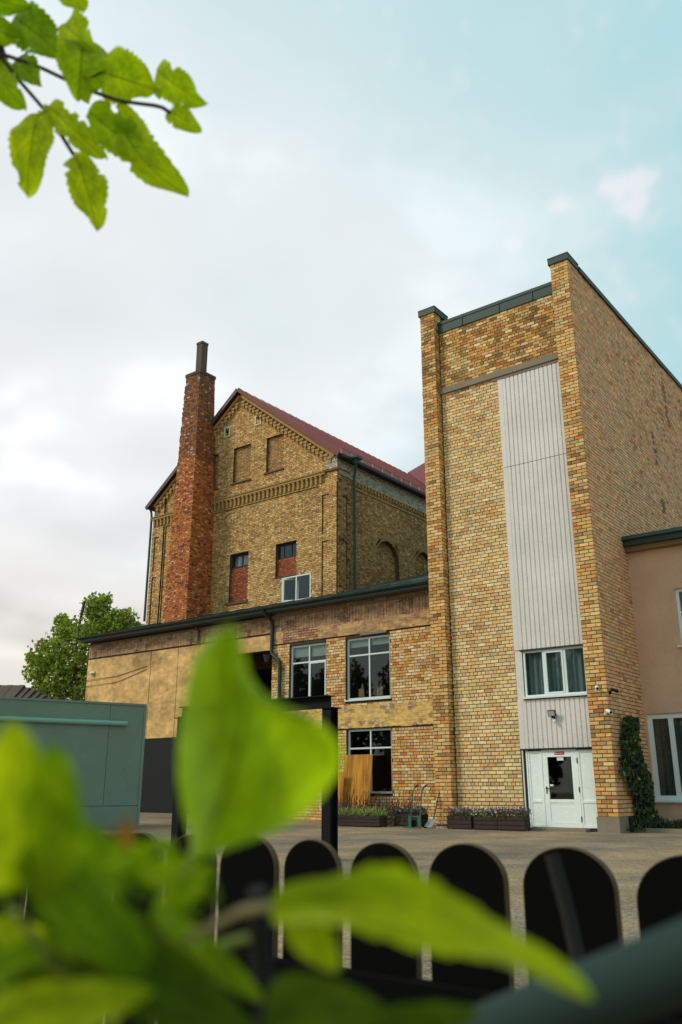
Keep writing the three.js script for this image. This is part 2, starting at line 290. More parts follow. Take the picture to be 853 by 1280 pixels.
// ---------------------------------------------------------------- the brick tower
const tower = thing('brick_tower', 'tall flat-topped tower of yellow brick with a grey ribbed cladding strip and green coping', 'building');
{
  const ZF = -23.19, ZP = -22.94, X0 = -14.02, X1 = -13.48, X2 = -9.13, X3 = -8.57, r = rng(11);
  // mortar core: front with openings, pillars, sides, back, roof
  mesh('wall', slab(rect(X1 + 0.06, X2, GY - 0.2, 16.05), [rect(-11.08, -9.17, 3.5, 4.84), rect(-11.2, -9.15, 0.0, 2.06)], 0.3, frontAt(ZF - 0.3)), M.mortarTower, tower);
  mesh('pillar', box(X0, X1, GY - 0.2, 16.82, ZF - 0.55, ZP), M.mortarTower, tower);
  mesh('pillar', box(X2, X3, 0.33, 16.92, ZF - 0.55, ZP), M.mortarTower, tower);
  mesh('plinth', new THREE.BoxGeometry(0.6, 0.5, 0.66).translate((X2 + X3) / 2 + 0.0, 0.08, ZP - 0.29), M.concrete, tower);
  mesh('wall', box(X3 - 0.3, X3, GY - 0.2, 16.92, -40, ZF - 0.551), M.mortarTower, tower);
  mesh('wall', box(X0, X0 + 0.3, GY - 0.2, 16.5, -40, ZF - 0.551), M.mortarTower, tower);
  mesh('wall', box(X0 + 0.301, X3 - 0.301, GY - 0.2, 16.3, -40, -39.7), M.mortarTower, tower);
  mesh('roof', box(X0 + 0.301, X3 - 0.301, 15.7, 15.9, -39.69, ZF - 0.301), M.greenRoof, tower);
  mesh('floor', box(X0 + 0.301, X3 - 0.301, 2.5, 2.7, -39.69, ZF - 0.301), M.interior, tower);
  mesh('floor', box(X0 + 0.301, X3 - 0.301, 5.4, 5.6, -39.69, ZF - 0.301), M.interior, tower);
  mesh('partition', box(X0 + 0.301, X3 - 0.301, 0, 5.39, -27.3, -27.1), M.interior, tower);
  const B = new Bricks();
  const holes = [[-11.33, -9.0, -1, 13.72], [-14, -9, 13.72, 13.93]];
  B.lay({ origin: [X1 + 0.06, GY, ZF], u: [1, 0, 0], n: [0, 0, 1], w: X2 - X1 - 0.06, h: 16.05 - GY, header: 6, spans: holesSpan(X1 + 0.06, X2 - X1 - 0.06, GY, holes), colour: towerFront, rand: r });
  B.lay({ origin: [X0, GY, ZP], u: [1, 0, 0], n: [0, 0, 1], w: X1 - X0, length: 0.27, h: 16.82 - GY, colour: towerPillar, rand: r });
  B.lay({ origin: [X1, GY, ZP], u: [0, 0, -1], n: [1, 0, 0], w: 0.4, length: 0.2, h: 16.82 - GY, colour: towerPillar, rand: r });
  B.lay({ origin: [X2, 0.33, ZP], u: [1, 0, 0], n: [0, 0, 1], w: X3 - X2, length: 0.28, h: 16.92 - 0.33, colour: towerPillar, rand: r });
  B.lay({ origin: [X3, 0.33, ZP], u: [0, 0, -1], n: [1, 0, 0], w: 16.5, h: 16.92 - 0.33, header: 6, spans: (yc) => yc + 0.33 < 8.3 ? [[0, 3.0]] : [[0, 16.5]], colour: towerSide, rand: r });
  B.lay({ origin: [X0, 6.2, -27], u: [0, 0, 1], n: [-1, 0, 0], w: 4.06, h: 16.82 - 6.2, colour: towerPillar, rand: r });
  B.build(tower, 300);
  // copings
  const cap = (x0, x1, y0, y1, z0, z1) => mesh('coping', [box(x0, x1, y0, y1, z0, z1), box(x0 - 0.008, x1 + 0.008, y1 - 0.035, y1 + 0.006, z0 - 0.008, z1 + 0.008)], M.green, tower);
  cap(X0 - 0.06, X1 + 0.06, 16.80, 17.03, ZF - 0.62, ZP + 0.06);
  cap(X2 - 0.06, X3 + 0.055, 16.92, 17.15, ZF - 0.56, ZP + 0.06);
  mesh('coping', [box(X3 - 0.42, X3 + 0.07, 16.925, 17.02, -40.05, ZF - 0.562), box(X3 + 0.045, X3 + 0.085, 16.88, 17.06, -40.05, ZF - 0.562)], M.green, tower);
  mesh('coping', [box(X1 + 0.001, X2 - 0.001, 16.05, 16.42, ZF - 0.1, ZF + 0.05), box(X1 + 0.001, X2 - 0.001, 16.36, 16.47, ZF - 0.45, ZF + 0.07)], M.green, tower);
  for (const x of [-12.5, -11.1, -9.9]) mesh('seam', box(x - 0.012, x + 0.012, 16.06, 16.475, ZF + 0.05, ZF + 0.075), M.green, tower);
  // lintel band
  mesh('lintel', [box(X1 + 0.002, X2 - 0.002, 13.72, 13.93, ZF - 0.02, ZF + 0.10), box(-11.5, X2 - 0.002, 13.62, 13.72, ZF - 0.02, ZF + 0.06)], M.concrete, tower);
  // ribbed cladding
  const sheet = (y0, y1, x0 = -11.16, x1 = -9.165, zz = ZF + 0.02) => {
    const pos = [], nor = [], uv = [], pts = []; let x = x0;
    while (x < x1) { pts.push([x, 0.026], [Math.min(x + 0.105, x1), 0.026], [Math.min(x + 0.115, x1), 0], [Math.min(x + 0.134, x1), 0]); x += 0.1445; }
    for (let i = 0; i + 1 < pts.length; i++) { const [a, da] = pts[i], [b, db] = pts[i + 1]; if (b - a < 1e-4) continue; const N = V(-(db - da), 0, b - a).normalize(); for (const [q, d, y] of [[a, da, y0], [b, db, y0], [b, db, y1], [a, da, y0], [b, db, y1], [a, da, y1]]) { pos.push(q, y, zz + d); nor.push(N.x, N.y, N.z); uv.push(q, y); } }
    const g = new THREE.BufferGeometry(); g.setAttribute('position', new THREE.Float32BufferAttribute(pos, 3)); g.setAttribute('normal', new THREE.Float32BufferAttribute(nor, 3)); g.setAttribute('uv', new THREE.Float32BufferAttribute(uv, 2));
    const s = mesh('cladding_panel', g, M.cladding, tower);
    mesh('edge_trim', [box(-11.31, x0 + 0.006, y0, y1, ZF - 0.01, zz + 0.032)], M.cladding, s);
    mesh('backing', box(x0, x1, y0 + 0.01, y1 - 0.01, ZF - 0.01, ZF + 0.01), M.darkMetal, s);
    return s;
  };
  sheet(10.585, 13.61); sheet(4.87, 10.57); sheet(2.09, 3.43);
  mesh('edge_trim', box(-9.17, -9.132, 2.09, 13.6, ZF + 0.0, ZF + 0.062), M.cladding, tower);
  mesh('edge_trim', box(-11.31, -11.09, 3.431, 4.869, ZF - 0.01, ZF + 0.03), M.cladding, tower);
  mesh('drip_rail', box(-11.31, -9.132, 2.06, 2.095, ZF - 0.02, ZF + 0.07), M.darkMetal, tower);
  // window of three lights
  const w = windowUnit(tower, -11.07, -9.18, 3.51, 4.83, ZF + 0.0, { xs: [-10.44, -9.81], bar: 0.075, frame: 0.06, sash: (i) => i === 1, sill: 0.13 });
  mesh('head_flashing', box(-11.14, -9.14, 4.832, 4.868, ZF - 0.02, ZF + 0.08), M.darkMetal, w);
  curtain('curtain', -11.06, -9.19, 3.52, 4.82, ZF - 0.17, col(150, 164, 164), w, 11);
  // door with two side panels
  const zd = ZF - 0.02, D = mesh('door', [box(-10.70, -9.70, 0.03, 0.13, zd - 0.05, zd), box(-10.70, -10.55, 0.131, 2.0, zd - 0.05, zd), box(-9.85, -9.70, 0.131, 2.0, zd - 0.05, zd), box(-10.549, -9.851, 1.86, 2.0, zd - 0.05, zd), box(-10.549, -9.851, 0.67, 0.75, zd - 0.05, zd)], M.whiteDoor, tower);
  mesh('panel', box(-10.549, -9.851, 0.131, 0.669, zd - 0.045, zd - 0.014), M.whiteDoor, D);
  mesh('bead', [box(-10.53, -9.87, 0.145, 0.165, zd - 0.014, zd - 0.004), box(-10.53, -9.87, 0.635, 0.655, zd - 0.014, zd - 0.004)], M.whiteDoor, D);
  mesh('pane', box(-10.55, -9.85, 0.751, 1.859, zd - 0.034, zd - 0.026), M.glass, D);
  mesh('handle', [bar([-10.62, 1.03, zd + 0.05], [-10.5, 1.03, zd + 0.05], 0.012), bar([-10.62, 1.03, zd], [-10.62, 1.03, zd + 0.055], 0.012), box(-10.637, -10.603, 0.9, 1.08, zd, zd + 0.01)], M.darkMetal, D);
  for (const y of [0.25, 1.0, 1.75]) mesh('hinge', bar([-9.68, y - 0.07, zd + 0.012], [-9.68, y + 0.07, zd + 0.012], 0.016), M.darkMetal, D);
  {
    const c = document.createElement('canvas'); c.width = 256; c.height = 80; const q = c.getContext('2d'); q.fillStyle = '#b5152c'; q.fillRect(0, 0, 256, 80); q.fillStyle = '#e9d6d6'; const rr = rng(5);
    for (let k = 0; k < 14; k++) { q.fillRect(48 + k * 12, 26 + rr() * 12, 7, 14 + rr() * 18); } q.fillRect(14, 18, 20, 44);
    const t = new THREE.CanvasTexture(c); t.colorSpace = THREE.SRGBColorSpace;
    const s = mesh('sign', new THREE.BoxGeometry(0.29, 0.085, 0.006).translate(-10.18, 1.955, zd + 0.004), [M.white, M.white, M.white, M.white, std(new THREE.Color(1, 1, 1), 0.5, { map: t }), M.white], D); s.userData.label = 'small red sign with white marks above the door glass';
  }
  mesh('notice', box(-10.27, -10.08, 1.76, 1.85, zd - 0.024, zd - 0.02), M.white, D);
  mesh('sticker', box(-10.53, -10.43, 1.09, 1.14, zd - 0.024, zd - 0.02), M.white, D);
  for (const [a, b] of [[-11.13, -10.715], [-9.66, -9.155]]) {
    const S = mesh('side_panel', [box(a, b, 0.03, 2.03, zd - 0.05, zd - 0.012)], M.whiteDoor, tower);
    mesh('frame', [box(a, a + 0.05, 0.03, 2.03, zd - 0.012, zd + 0.006), box(b - 0.05, b, 0.03, 2.03, zd - 0.012, zd + 0.006), box(a + 0.051, b - 0.051, 0.03, 0.09, zd - 0.012, zd + 0.006), box(a + 0.051, b - 0.051, 1.97, 2.03, zd - 0.012, zd + 0.006), box(a + 0.051, b - 0.051, 0.66, 0.72, zd - 0.012, zd + 0.006)], M.whiteDoor, S);
  }
  mesh('door_frame', [box(-11.18, -11.135, 0.0, 2.055, zd - 0.07, zd + 0.02), box(-10.712, -10.704, 0.03, 2.03, zd - 0.05, zd + 0.012), box(-9.695, -9.665, 0.03, 2.03, zd - 0.05, zd + 0.012), box(-10.70, -9.70, 2.002, 2.05, zd - 0.05, zd + 0.012)], M.whiteDoor, tower);
  mesh('conduit', bar([-11.255, GY, ZF + 0.04], [-11.255, 2.05, ZF + 0.04], 0.022), M.white, tower);
  mesh('doorstep', box(-10.95, -9.45, GY - 0.05, 0.02, ZF - 0.05, ZF + 0.35), M.concrete, tower);
}

// ---------------------------------------------------------------- the low annex
const annex = thing('low_annex', 'low annex with ochre plaster, orange brick wall and a sloping green metal eave', 'building');
{
  const Z = -26, XL = -35.3, XR = -14.025, r = rng(23);
  const opens = [[-22.42, -20.6, 4.22, 6.44], [-19.63, -17.65, 4.15, 6.44], [-19.6, -17.64, 0.87, 3.1], [-26.3, -23.36, 3.14, 6.36]];
  mesh('wall', slab(rect(XL, XR - 0.001, GY - 0.2, 7.85), opens.map((h) => rect(...h)), 0.35, frontAt(Z - 0.35)), M.mortarTower, annex);
  mesh('wall', box(XL, XL + 0.35, GY - 0.2, 7.8, -36, Z - 0.351), M.concrete, annex);
  mesh('wall', box(XL + 0.351, XR - 0.001, GY - 0.2, 10.5, -36, -35.7), M.concrete, annex);
  mesh('floor', box(XL + 0.351, XR - 0.301, 3.25, 3.45, -35.69, Z - 0.351), M.interior, annex);
  mesh('partition', box(-23.2, -23.0, GY, 7.7, -35.6, Z - 0.352), M.interior, annex);
  mesh('partition', box(-22.99, -14.5, 3.46, 8.0, -31.2, -31), M.interior, annex);
  const B = new Bricks(), hb = [[-22.45, -20.57, 4.1, 6.47], [-19.66, -17.62, 4.03, 6.47], [-19.63, -17.61, 0.77, 3.13], [-30, -14, 3.12, 3.95], [-30, -14, 6.57, 7.68]];
  B.lay({ origin: [-23.36, GY, Z], u: [1, 0, 0], n: [0, 0, 1], w: 9.33, h: 7.88 - GY, header: 5, spans: holesSpan(-23.36, 9.33, GY, hb), colour: annexBrick, rand: r });
  B.build(annex, 300);
  // plaster
  const plaster = (seed, base, patch, dark, w = 512, h = 256, streak = 0) => dataTex(w, h, (u, v) => {
    const n = fbm(u * 8 * w / h, v * 8, seed, 5), p = fbm(u * 3 * w / h, v * 3, seed + 5, 5), d = fbm(u * 5 * w / h, v * 5, seed + 9, 5), s = fbm(u * 60 * w / h, v * 1.5, seed + 3, 3), f = fbm(u * 60, v * 30, seed + 13, 3);
    let c = mix3(base, patch, sstep(0.54, 0.60, p)); c = mix3(c, dark, 0.75 * sstep(0.60, 0.66, d) + streak * sstep(0.42, 0.62, s));
    const g = 0.86 + 0.36 * (n - 0.5) + 0.3 * (f - 0.5) + 0.1; return c.map((q) => q * g);
  }, true);
  const uv01 = (g, x0, x1, y0, y1) => { const p = g.attributes.position, uv = g.attributes.uv; for (let i = 0; i < p.count; i++) uv.setXY(i, (p.getX(i) - x0) / (x1 - x0), (p.getY(i) - y0) / (y1 - y0)); return g; };
  const bumpP = { bumpMap: grainBump, bumpScale: 0.02 };
  const ochre = std(new THREE.Color(1, 1, 1), 0.95, { map: plaster(100, [240, 190, 122], [228, 178, 114], [200, 156, 106], 1024, 512, 0.15), ...bumpP });
  const x0 = XL, x1 = -23.36;
  for (const [a, b] of [[XL - 0.01, -30.73], [-30.69, -28.93], [-28.89, -26.3]]) mesh('plaster_panel', uv01(box(a, b, 3.14, 6.98, Z - 0.01, Z + 0.035), x0, x1, 3.1, 7), ochre, annex);
  mesh('plaster_panel', uv01(box(-26.299, x1, 6.37, 6.98, Z - 0.01, Z + 0.035), x0, x1, 3.1, 7), ochre, annex);
  const band = std(new THREE.Color(1, 1, 1), 0.95, { map: plaster(200, [226, 178, 122], [202, 156, 114], [176, 128, 100], 1024, 128), ...bumpP });
  mesh('plaster_band', uv01(box(-20.95, XR - 0.002, 6.57, 7.06, Z - 0.01, Z + 0.05), -23.4, XR, 6.5, 7.1), band, annex);
  mesh('plaster_band', uv01(box(-23.35, -22.75, 6.57, 7.06, Z - 0.01, Z + 0.05), -23.4, XR, 6.5, 7.1), band, annex);
  const bare = new Bricks(); bare.lay({ origin: [-22.75, 6.57, Z + 0.0], u: [1, 0, 0], n: [0, 0, 1], w: 1.8, h: 0.49, colour: (x, y, z, q) => jit(pick(q, [[2, rgb(190, 150, 104)], [2, rgb(168, 122, 88)], [1, rgb(150, 104, 80)]]), q), rand: r, proud: 0.03 }); bare.build(annex, 0);
  const rib = std(new THREE.Color(1, 1, 1), 0.95, { map: plaster(300, [220, 172, 130], [204, 150, 114], [150, 114, 90], 1024, 64, 0.5), ...bumpP });
  // upright boards of the stained fascia
  { const n = 150, bx = (XR - 0.01 - XL) / n, shape = new THREE.BoxGeometry(bx - 0.016, 0.61, 0.04); for (let k = 0; k < n; k++) { const x = XL + bx * (k + 0.5), g = shape.clone().translate(x, 7.365, Z + 0.02 + 0.008 * hash3(k, 4, 4)); uvm(g); uv01(g, XL, XR, 7, 7.7); mesh('fascia_board', g, rib, annex); } }
  mesh('ledge', [box(XL, XR - 0.002, 7.675, 7.72, Z - 0.01, Z + 0.07)], M.concrete, annex);
  { const t = []; for (let k = 0; k < 158; k++) { const x = XL + 0.05 + k * 0.1335; t.push(box(x, x + 0.075, 7.625, 7.674, Z + 0.03, Z + 0.075)); } const d = mesh('dentil_row', t, M.concrete, annex); d.userData.kind = 'stuff'; }
  const low = std(new THREE.Color(1, 1, 1), 0.95, { map: plaster(400, [244, 196, 114], [232, 192, 130], [172, 138, 114], 1024, 128), ...bumpP });
  { // broken lower edge and upper edge
    const o = [], rr = rng(9), a = -23.35, b = XR - 0.002; for (let x = a; x <= b; x += 0.06) o.push([x, 3.12 + 0.03 * rr() + 0.05 * (fbm(x * 2, 1, 1, 3) - 0.5)]); for (let x = b; x >= a; x -= 0.06) o.push([x, 3.93 + 0.02 * rr() - 0.14 * sstep(0.45, 0.7, fbm(x * 1.3, 7, 1, 3))]);
    const g = slab(o, [], 0.035, frontAt(Z - 0.001)); mesh('plaster_band', uv01(g, -23.4, XR, 3.1, 3.96), low, annex);
    mesh('plaster_undercoat', uv01(box(-23.35, XR - 0.003, 3.16, 3.92, Z - 0.01, Z + 0.018), -23.4, XR, 3.1, 3.96), band, annex);
  }
  const plinth = std(col(30, 30, 31), 0.9, bumpP); mesh('plinth', box(XL - 0.02, -23.36, GY, 3.135, Z - 0.01, Z + 0.06), plinth, annex);
  mesh('kerb', box(XL - 0.02, -23.36, GY, 0.06, Z + 0.061, Z + 0.3), M.concrete, annex);
  // eave, gutter and roof
  const sl = 0.313, roof = (xa, xb, za, zb, n) => { const y = (z) => 8.0 + (-25.4 - z) * sl; const g = slab([[za, y(za)], [zb, y(zb)], [zb, y(zb) - 0.1], [za, y(za) - 0.1]], [], xb - xa, sideAt(xa)); return mesh('roof', g, M.greenRoof, annex); };
  roof(XL - 0.15, -14.03, -25.4, -28.0); roof(-21.58, -14.03, -28.001, -36); roof(XL - 0.15, -33.65, -28.001, -36);
  mesh('soffit', box(XL - 0.12, -14.03, 7.80, 7.83, Z + 0.08, -25.43), M.verge, annex);
  mesh('fascia', box(XL - 0.15, -14.03, 7.8, 7.985, -25.43, -25.37), M.greenRoof, annex);
  { const pr = [], n = 10; for (let k = 0; k <= n; k++) { const a = Math.PI + Math.PI * k / n; pr.push([-25.29 + 0.075 * Math.cos(a), 7.97 + 0.075 * Math.sin(a)]); } for (let k = n; k >= 0; k--) { const a = Math.PI + Math.PI * k / n; pr.push([-25.29 + 0.065 * Math.cos(a), 7.97 + 0.065 * Math.sin(a)]); } mesh('gutter', slab(pr, [], XR - XL + 0.1, sideAt(XL - 0.12)), M.darkGreen, annex); }
  for (let k = 0; k < 21; k++) { const x = XL + 0.4 + k; if (x > -14.4) break; mesh('seam', beam([x, 8.012, -25.4], [x, 8.012 + 2.55 * sl, -27.95], 0.03, 0.035), M.greenRoof, annex); }
  // downpipe
  mesh('downpipe', [tube([[-23.30, 7.9, -25.3], [-23.30, 7.7, -25.5], [-23.3, 7.5, -25.86], [-23.3, 6.5, -25.88], [-23.28, 6.2, -25.86], [-22.86, 5.85, -25.86], [-22.83, 5.5, -25.87], [-22.83, 0.2, -25.87]], 0.075, 60, 10)], M.darkGreen, annex);
  mesh('hopper', new THREE.CylinderGeometry(0.16, 0.08, 0.3, 12).translate(-23.42, 6.0, -25.75), M.darkGreen, annex);
  mesh('stub_pipe', tube([[-27.62, 7.9, -25.36], [-27.62, 7.82, -25.6], [-27.62, 7.6, -25.9], [-27.62, 7.0, -25.9]], 0.045, 20, 8), M.verge, annex);
  // windows
  const zw = Z - 0.08;
  windowUnit(annex, -22.42, -20.6, 4.22, 6.43, zw, { xs: [-21.5], ys: [5.74], sash: (i, j) => i === 1 && j === 0, sill: 0.12 });
  const w2 = windowUnit(annex, -19.63, -17.65, 4.15, 6.43, zw, { xs: [-18.62], ys: [5.78], sill: 0.14 });
  windowUnit(annex, -19.6, -17.64, 0.87, 3.09, zw, { xs: [-18.6], ys: [2.42], sill: 0.08 });
  mesh('patch', box(-18.95, -17.75, 6.49, 6.56, Z - 0.02, Z + 0.06), M.concrete, w2);
  const blind = std(col(190, 196, 186), 0.9);
  mesh('roller_blind', box(-22.36, -21.55, 5.98, 6.4, zw - 0.12, zw - 0.1), blind, annex); mesh('roller_blind', box(-21.46, -20.66, 5.95, 6.4, zw - 0.12, zw - 0.1), blind, annex);
  mesh('roller_blind', box(-19.56, -18.66, 6.1, 6.4, zw - 0.12, zw - 0.1), blind, annex); mesh('roller_blind', box(-18.58, -17.72, 6.12, 6.4, zw - 0.12, zw - 0.1), blind, annex);
}
for (const [x, lab] of [[-19.2, 'small pale wooden easel behind the pane next to the window edge'], [-18.36, 'small pale wooden easel behind the pane beside the mullion']]) {
  const e = thing('tabletop_easel', lab, 'easel', [x, 4.16, -26.42], 0, 'easels in the annex window'), wd = std(col(196, 172, 112), 0.8);
  mesh('leg', beam([-0.14, 0, 0.05], [0, 0.62, -0.02], 0.03, 0.03), wd, e); mesh('leg', beam([0.14, 0, 0.05], [0, 0.62, -0.02], 0.03, 0.03), wd, e); mesh('leg', beam([0, 0, -0.2], [0, 0.6, -0.04], 0.03, 0.03), wd, e); mesh('board', box(-0.12, 0.12, 0.12, 0.42, 0.05, 0.07), wd, e);
  mesh('shelf', box(-0.25, 0.25, -0.05, -0.002, -0.3, 0.12), wd, e);
}

// ---------------------------------------------------------------- the old gabled brewery building
const gable = thing('gabled_brick_building', 'old gabled building of dark yellow brick with blind windows and a red metal roof', 'building');
{
  const Z = -28, XL = -33.6, XR = -21.6, XM = -27.6, r = rng(37), yE = 15.08, yA = 19.78;
  const wins = [[-27.97, -26.79, 9.2, 11.5], [-25.1, -23.89, 9.98, 11.53], [-24.69, -23.04, 8.75, 9.93]], blind = [[-30.2, -29.05, 15.05, 16.9], [-28.0, -26.86, 15.07, 16.9], [-25.84, -24.78, 15.13, 16.9]];
  const openings = [[-27.97, -26.79, 9.2, 11.5], [-25.1, -23.89, 9.98, 11.53], [-24.69, -23.04, 8.75, 9.93]];
  const outl = [[XL, 6], [XR, 6], [XR, yE], [XM, yA], [XL, yE]];
  mesh('wall', slab(outl, [rect(-27.97, -26.79, 9.2, 11.5), [[-25.1, 9.94], [-24.69, 9.94], [-24.69, 8.75], [-23.04, 8.75], [-23.04, 9.93], [-23.89, 9.93], [-23.89, 11.53], [-25.1, 11.53]], ...blind.map((b) => rect(...b))], 0.4, frontAt(Z - 0.4)), M.mortarOld, gable);
  for (const b of blind) mesh('blind_panel', box(b[0] - 0.1, b[1] + 0.1, b[2] - 0.1, b[3] + 0.1, Z - 0.5, Z - 0.14), M.mortarOld, gable);
  // side wall with arched niches
  const arch = (zc, y0, ys, rad) => { const p = [[zc + rad, y0], [zc + rad, ys]]; for (let k = 1; k < 24; k++) { const a = Math.PI * k / 24; p.push([zc + rad * Math.cos(a), ys + rad * Math.sin(a)]); } p.push([zc - rad, ys], [zc - rad, y0]); return p; };
  const A = [[-31.78, 9.3, 11.0, 0.93], [-35.0, 10.2, 11.15, 0.93]];
  mesh('wall', slab([[-46, 5.9], [Z - 0.401, 5.9], [Z - 0.401, yE], [-46, yE]], A.map((a) => arch(...a)), 0.4, sideAt(XR - 0.4)), M.mortarOld, gable);
  mesh('niche_panel', box(XR - 0.5, XR - 0.22, 8.9, 12.6, -37, -30), M.mortarOld, gable);
  mesh('wall', box(XL, XL + 0.4, 6, yE, -46, Z - 0.401), M.mortarOld, gable);
  mesh('wall', box(XL + 0.401, XR - 0.401, 6, yE, -46, -45.6), M.mortarOld, gable);
  mesh('floor', box(XL + 0.401, XR - 0.401, 6.0, 6.2, -45.5, Z - 0.41), M.interior, gable);
  mesh('partition', box(XL + 0.401, XR - 0.501, 6.3, 15, -31.5, -31.3), M.interior, gable);
  const B = new Bricks(), C = { course: 0.08, length: 0.2, joint: 0.018, proud: 0.018, header: 2, rand: r };
  const edge = (y) => (y < yE ? 0 : (y - yE) / (yA - yE) * (XR - XM));
  const all = [...openings, ...blind, [-40, -20, 14.36, 14.44]];
  B.lay({ ...C, origin: [XL, 8.0, Z], u: [1, 0, 0], n: [0, 0, 1], w: XR - XL, h: yA - 8.0, colour: oldBrick, spans: (yc) => { const y = 8 + yc, e = edge(y); return sub(e, XR - XL - e, all.filter((h) => y > h[2] - 0.03 && y < h[3] + 0.03).map((h) => [h[0] - XL, h[1] - XL])); } });
  for (const b of blind) B.lay({ ...C, origin: [b[0], b[2], Z - 0.14], u: [1, 0, 0], n: [0, 0, 1], w: b[1] - b[0], h: b[3] - b[2], colour: (x, y, z, q) => jit(pick(q, [[2, oldC.d], [2, oldC.e], [2, oldC.f], [1, oldC.b]]), q, 0.2) });
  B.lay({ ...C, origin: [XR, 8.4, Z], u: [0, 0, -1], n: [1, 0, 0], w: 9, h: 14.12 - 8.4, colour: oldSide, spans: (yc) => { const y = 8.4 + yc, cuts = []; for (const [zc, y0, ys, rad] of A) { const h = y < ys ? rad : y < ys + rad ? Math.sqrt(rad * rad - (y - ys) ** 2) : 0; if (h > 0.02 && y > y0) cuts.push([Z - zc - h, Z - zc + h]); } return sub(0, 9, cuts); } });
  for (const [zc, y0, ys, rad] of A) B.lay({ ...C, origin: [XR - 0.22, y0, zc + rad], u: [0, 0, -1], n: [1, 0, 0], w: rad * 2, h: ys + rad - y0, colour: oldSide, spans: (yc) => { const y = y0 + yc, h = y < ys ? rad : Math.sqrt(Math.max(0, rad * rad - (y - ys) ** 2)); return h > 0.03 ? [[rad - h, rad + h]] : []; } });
  // white brick frieze under the eave, and the corner block
  const whiteB = (x, y, z, q) => jit(pick(q, [[3, rgb(196, 188, 172)], [2, rgb(178, 168, 152)], [1, rgb(156, 146, 130)]]), q, 0.1);
  B.lay({ ...C, origin: [XR + 0.06, 14.14, Z + 0.02], u: [0, 0, -1], n: [1, 0, 0], w: 9, h: 0.98, colour: whiteB });
  B.lay({ ...C, origin: [XR - 0.62, 14.44, Z + 0.08], u: [1, 0, 0], n: [0, 0, 1], w: 0.68, h: 0.78, colour: whiteB });
  B.lay({ ...C, origin: [XR - 0.62, 14.34, Z + 0.08], u: [1, 0, 0], n: [0, 0, 1], w: 0.7, h: 0.09, colour: redNew });
  B.lay({ ...C, origin: [XR + 0.08, 14.34, Z + 0.1], u: [0, 0, -1], n: [1, 0, 0], w: 0.9, h: 0.09, colour: redNew });
  // bricked-up lower parts of the two windows
  B.lay({ ...C, origin: [-27.97, 9.26, Z - 0.12], u: [1, 0, 0], n: [0, 0, 1], w: 1.18, h: 1.56, colour: redNew });
  B.lay({ ...C, origin: [-25.1, 9.98, Z - 0.12], u: [1, 0, 0], n: [0, 0, 1], w: 1.21, h: 0.84, colour: redNew });
  // pilasters at the corners, with a sunk panel
  const pil = (x0, x1, y0, y1, d) => { B.lay({ ...C, origin: [x0, y0, Z + d], u: [1, 0, 0], n: [0, 0, 1], w: x1 - x0, h: y1 - y0, colour: oldBrick }); return box(x0, x1, y0, y1, Z - 0.02, Z + d); };
  const pg = [];
  for (const s of [0, 1]) { const a = s ? XR - 1.0 : XL, b = s ? XR : XL + 1.0; pg.push(pil(a, a + 0.2, 8.2, 13.8, 0.06), pil(b - 0.42, b, 8.2, 13.8, 0.06), pil(a + 0.201, b - 0.421, 13.3, 13.8, 0.06), pil(a + 0.201, b - 0.421, 11.2, 11.5, 0.06)); }
  mesh('pilaster', pg.slice(4), M.mortarOld, gable); mesh('pilaster', pg.slice(0, 4), M.mortarOld, gable);
  const sp = (z0, z1, y0, y1) => { B.lay({ ...C, origin: [XR + 0.06, y0, z0], u: [0, 0, -1], n: [1, 0, 0], w: z0 - z1, h: y1 - y0, colour: (x, y, z, q) => jit(pick(q, [[2, oldC.f], [2, oldC.d], [1.5, oldC.b], [1, rgb(84, 74, 58)]]), q, 0.2) }); return box(XR - 0.02, XR + 0.06, y0, y1, z0, z1); };
  mesh('pilaster', [sp(Z + 0.02, Z - 0.18, 8.6, 14.1), sp(Z - 0.6, Z - 0.86, 8.6, 14.1), sp(Z - 0.181, Z - 0.599, 13.2, 14.1), sp(Z - 0.181, Z - 0.599, 11.2, 11.6)], M.mortarOld, gable);
  mesh('frieze_backing', [box(XR - 0.02, XR + 0.06, 14.14, 15.12, -37, Z + 0.02), box(XR - 0.62, XR + 0.059, 14.44, 15.22, Z - 0.02, Z + 0.08), box(XR - 0.62, XR + 0.08, 14.34, 14.43, Z - 0.9, Z + 0.08)], M.mortarOld, gable);
  B.build(gable, 0);
  // front frieze of upright teeth between two string courses
  const teeth = [], mk = std(col(172, 138, 86), 0.95, { map: grain, bumpMap: grainBump, bumpScale: 0.01 }); mk.color.multiplyScalar(1.42);
  for (let x = XL + 0.08; x < XR - 0.7; x += 0.262) { for (let k = 0; k < 5; k++) teeth.push(box(x, x + 0.115, 13.86 + k * 0.075, 13.86 + k * 0.075 + 0.06, Z - 0.01, Z + 0.12 + 0.03 * (k > 3 ? 1 : 0) + 0.012 * hash3(Math.round(x * 99), k, 1))); }
  mesh('frieze_teeth', teeth, mk, gable).userData.kind = 'stuff';
  mesh('string_course', box(XL, XR - 0.63, 14.24, 14.34, Z - 0.01, Z + 0.17), mk, gable);
  mesh('string_course', box(XL, XR - 0.63, 14.345, 14.385, Z - 0.01, Z + 0.22), mk, gable);
  mesh('string_course', box(XL, XR + 0.06, 13.79, 13.835, Z - 0.01, Z + 0.075), mk, gable);
  // side dentils
  const dn = []; for (let z = Z - 0.95; z > -36.8; z -= 0.25) { dn.push(box(XR - 0.01, XR + 0.09, 13.93, 14.08, z, z - 0.12)); } mesh('side_dentils', dn, mk, gable).userData.kind = 'stuff';
  mesh('string_course', box(XR - 0.01, XR + 0.05, 13.76, 13.82, Z - 0.87, -37), mk, gable);
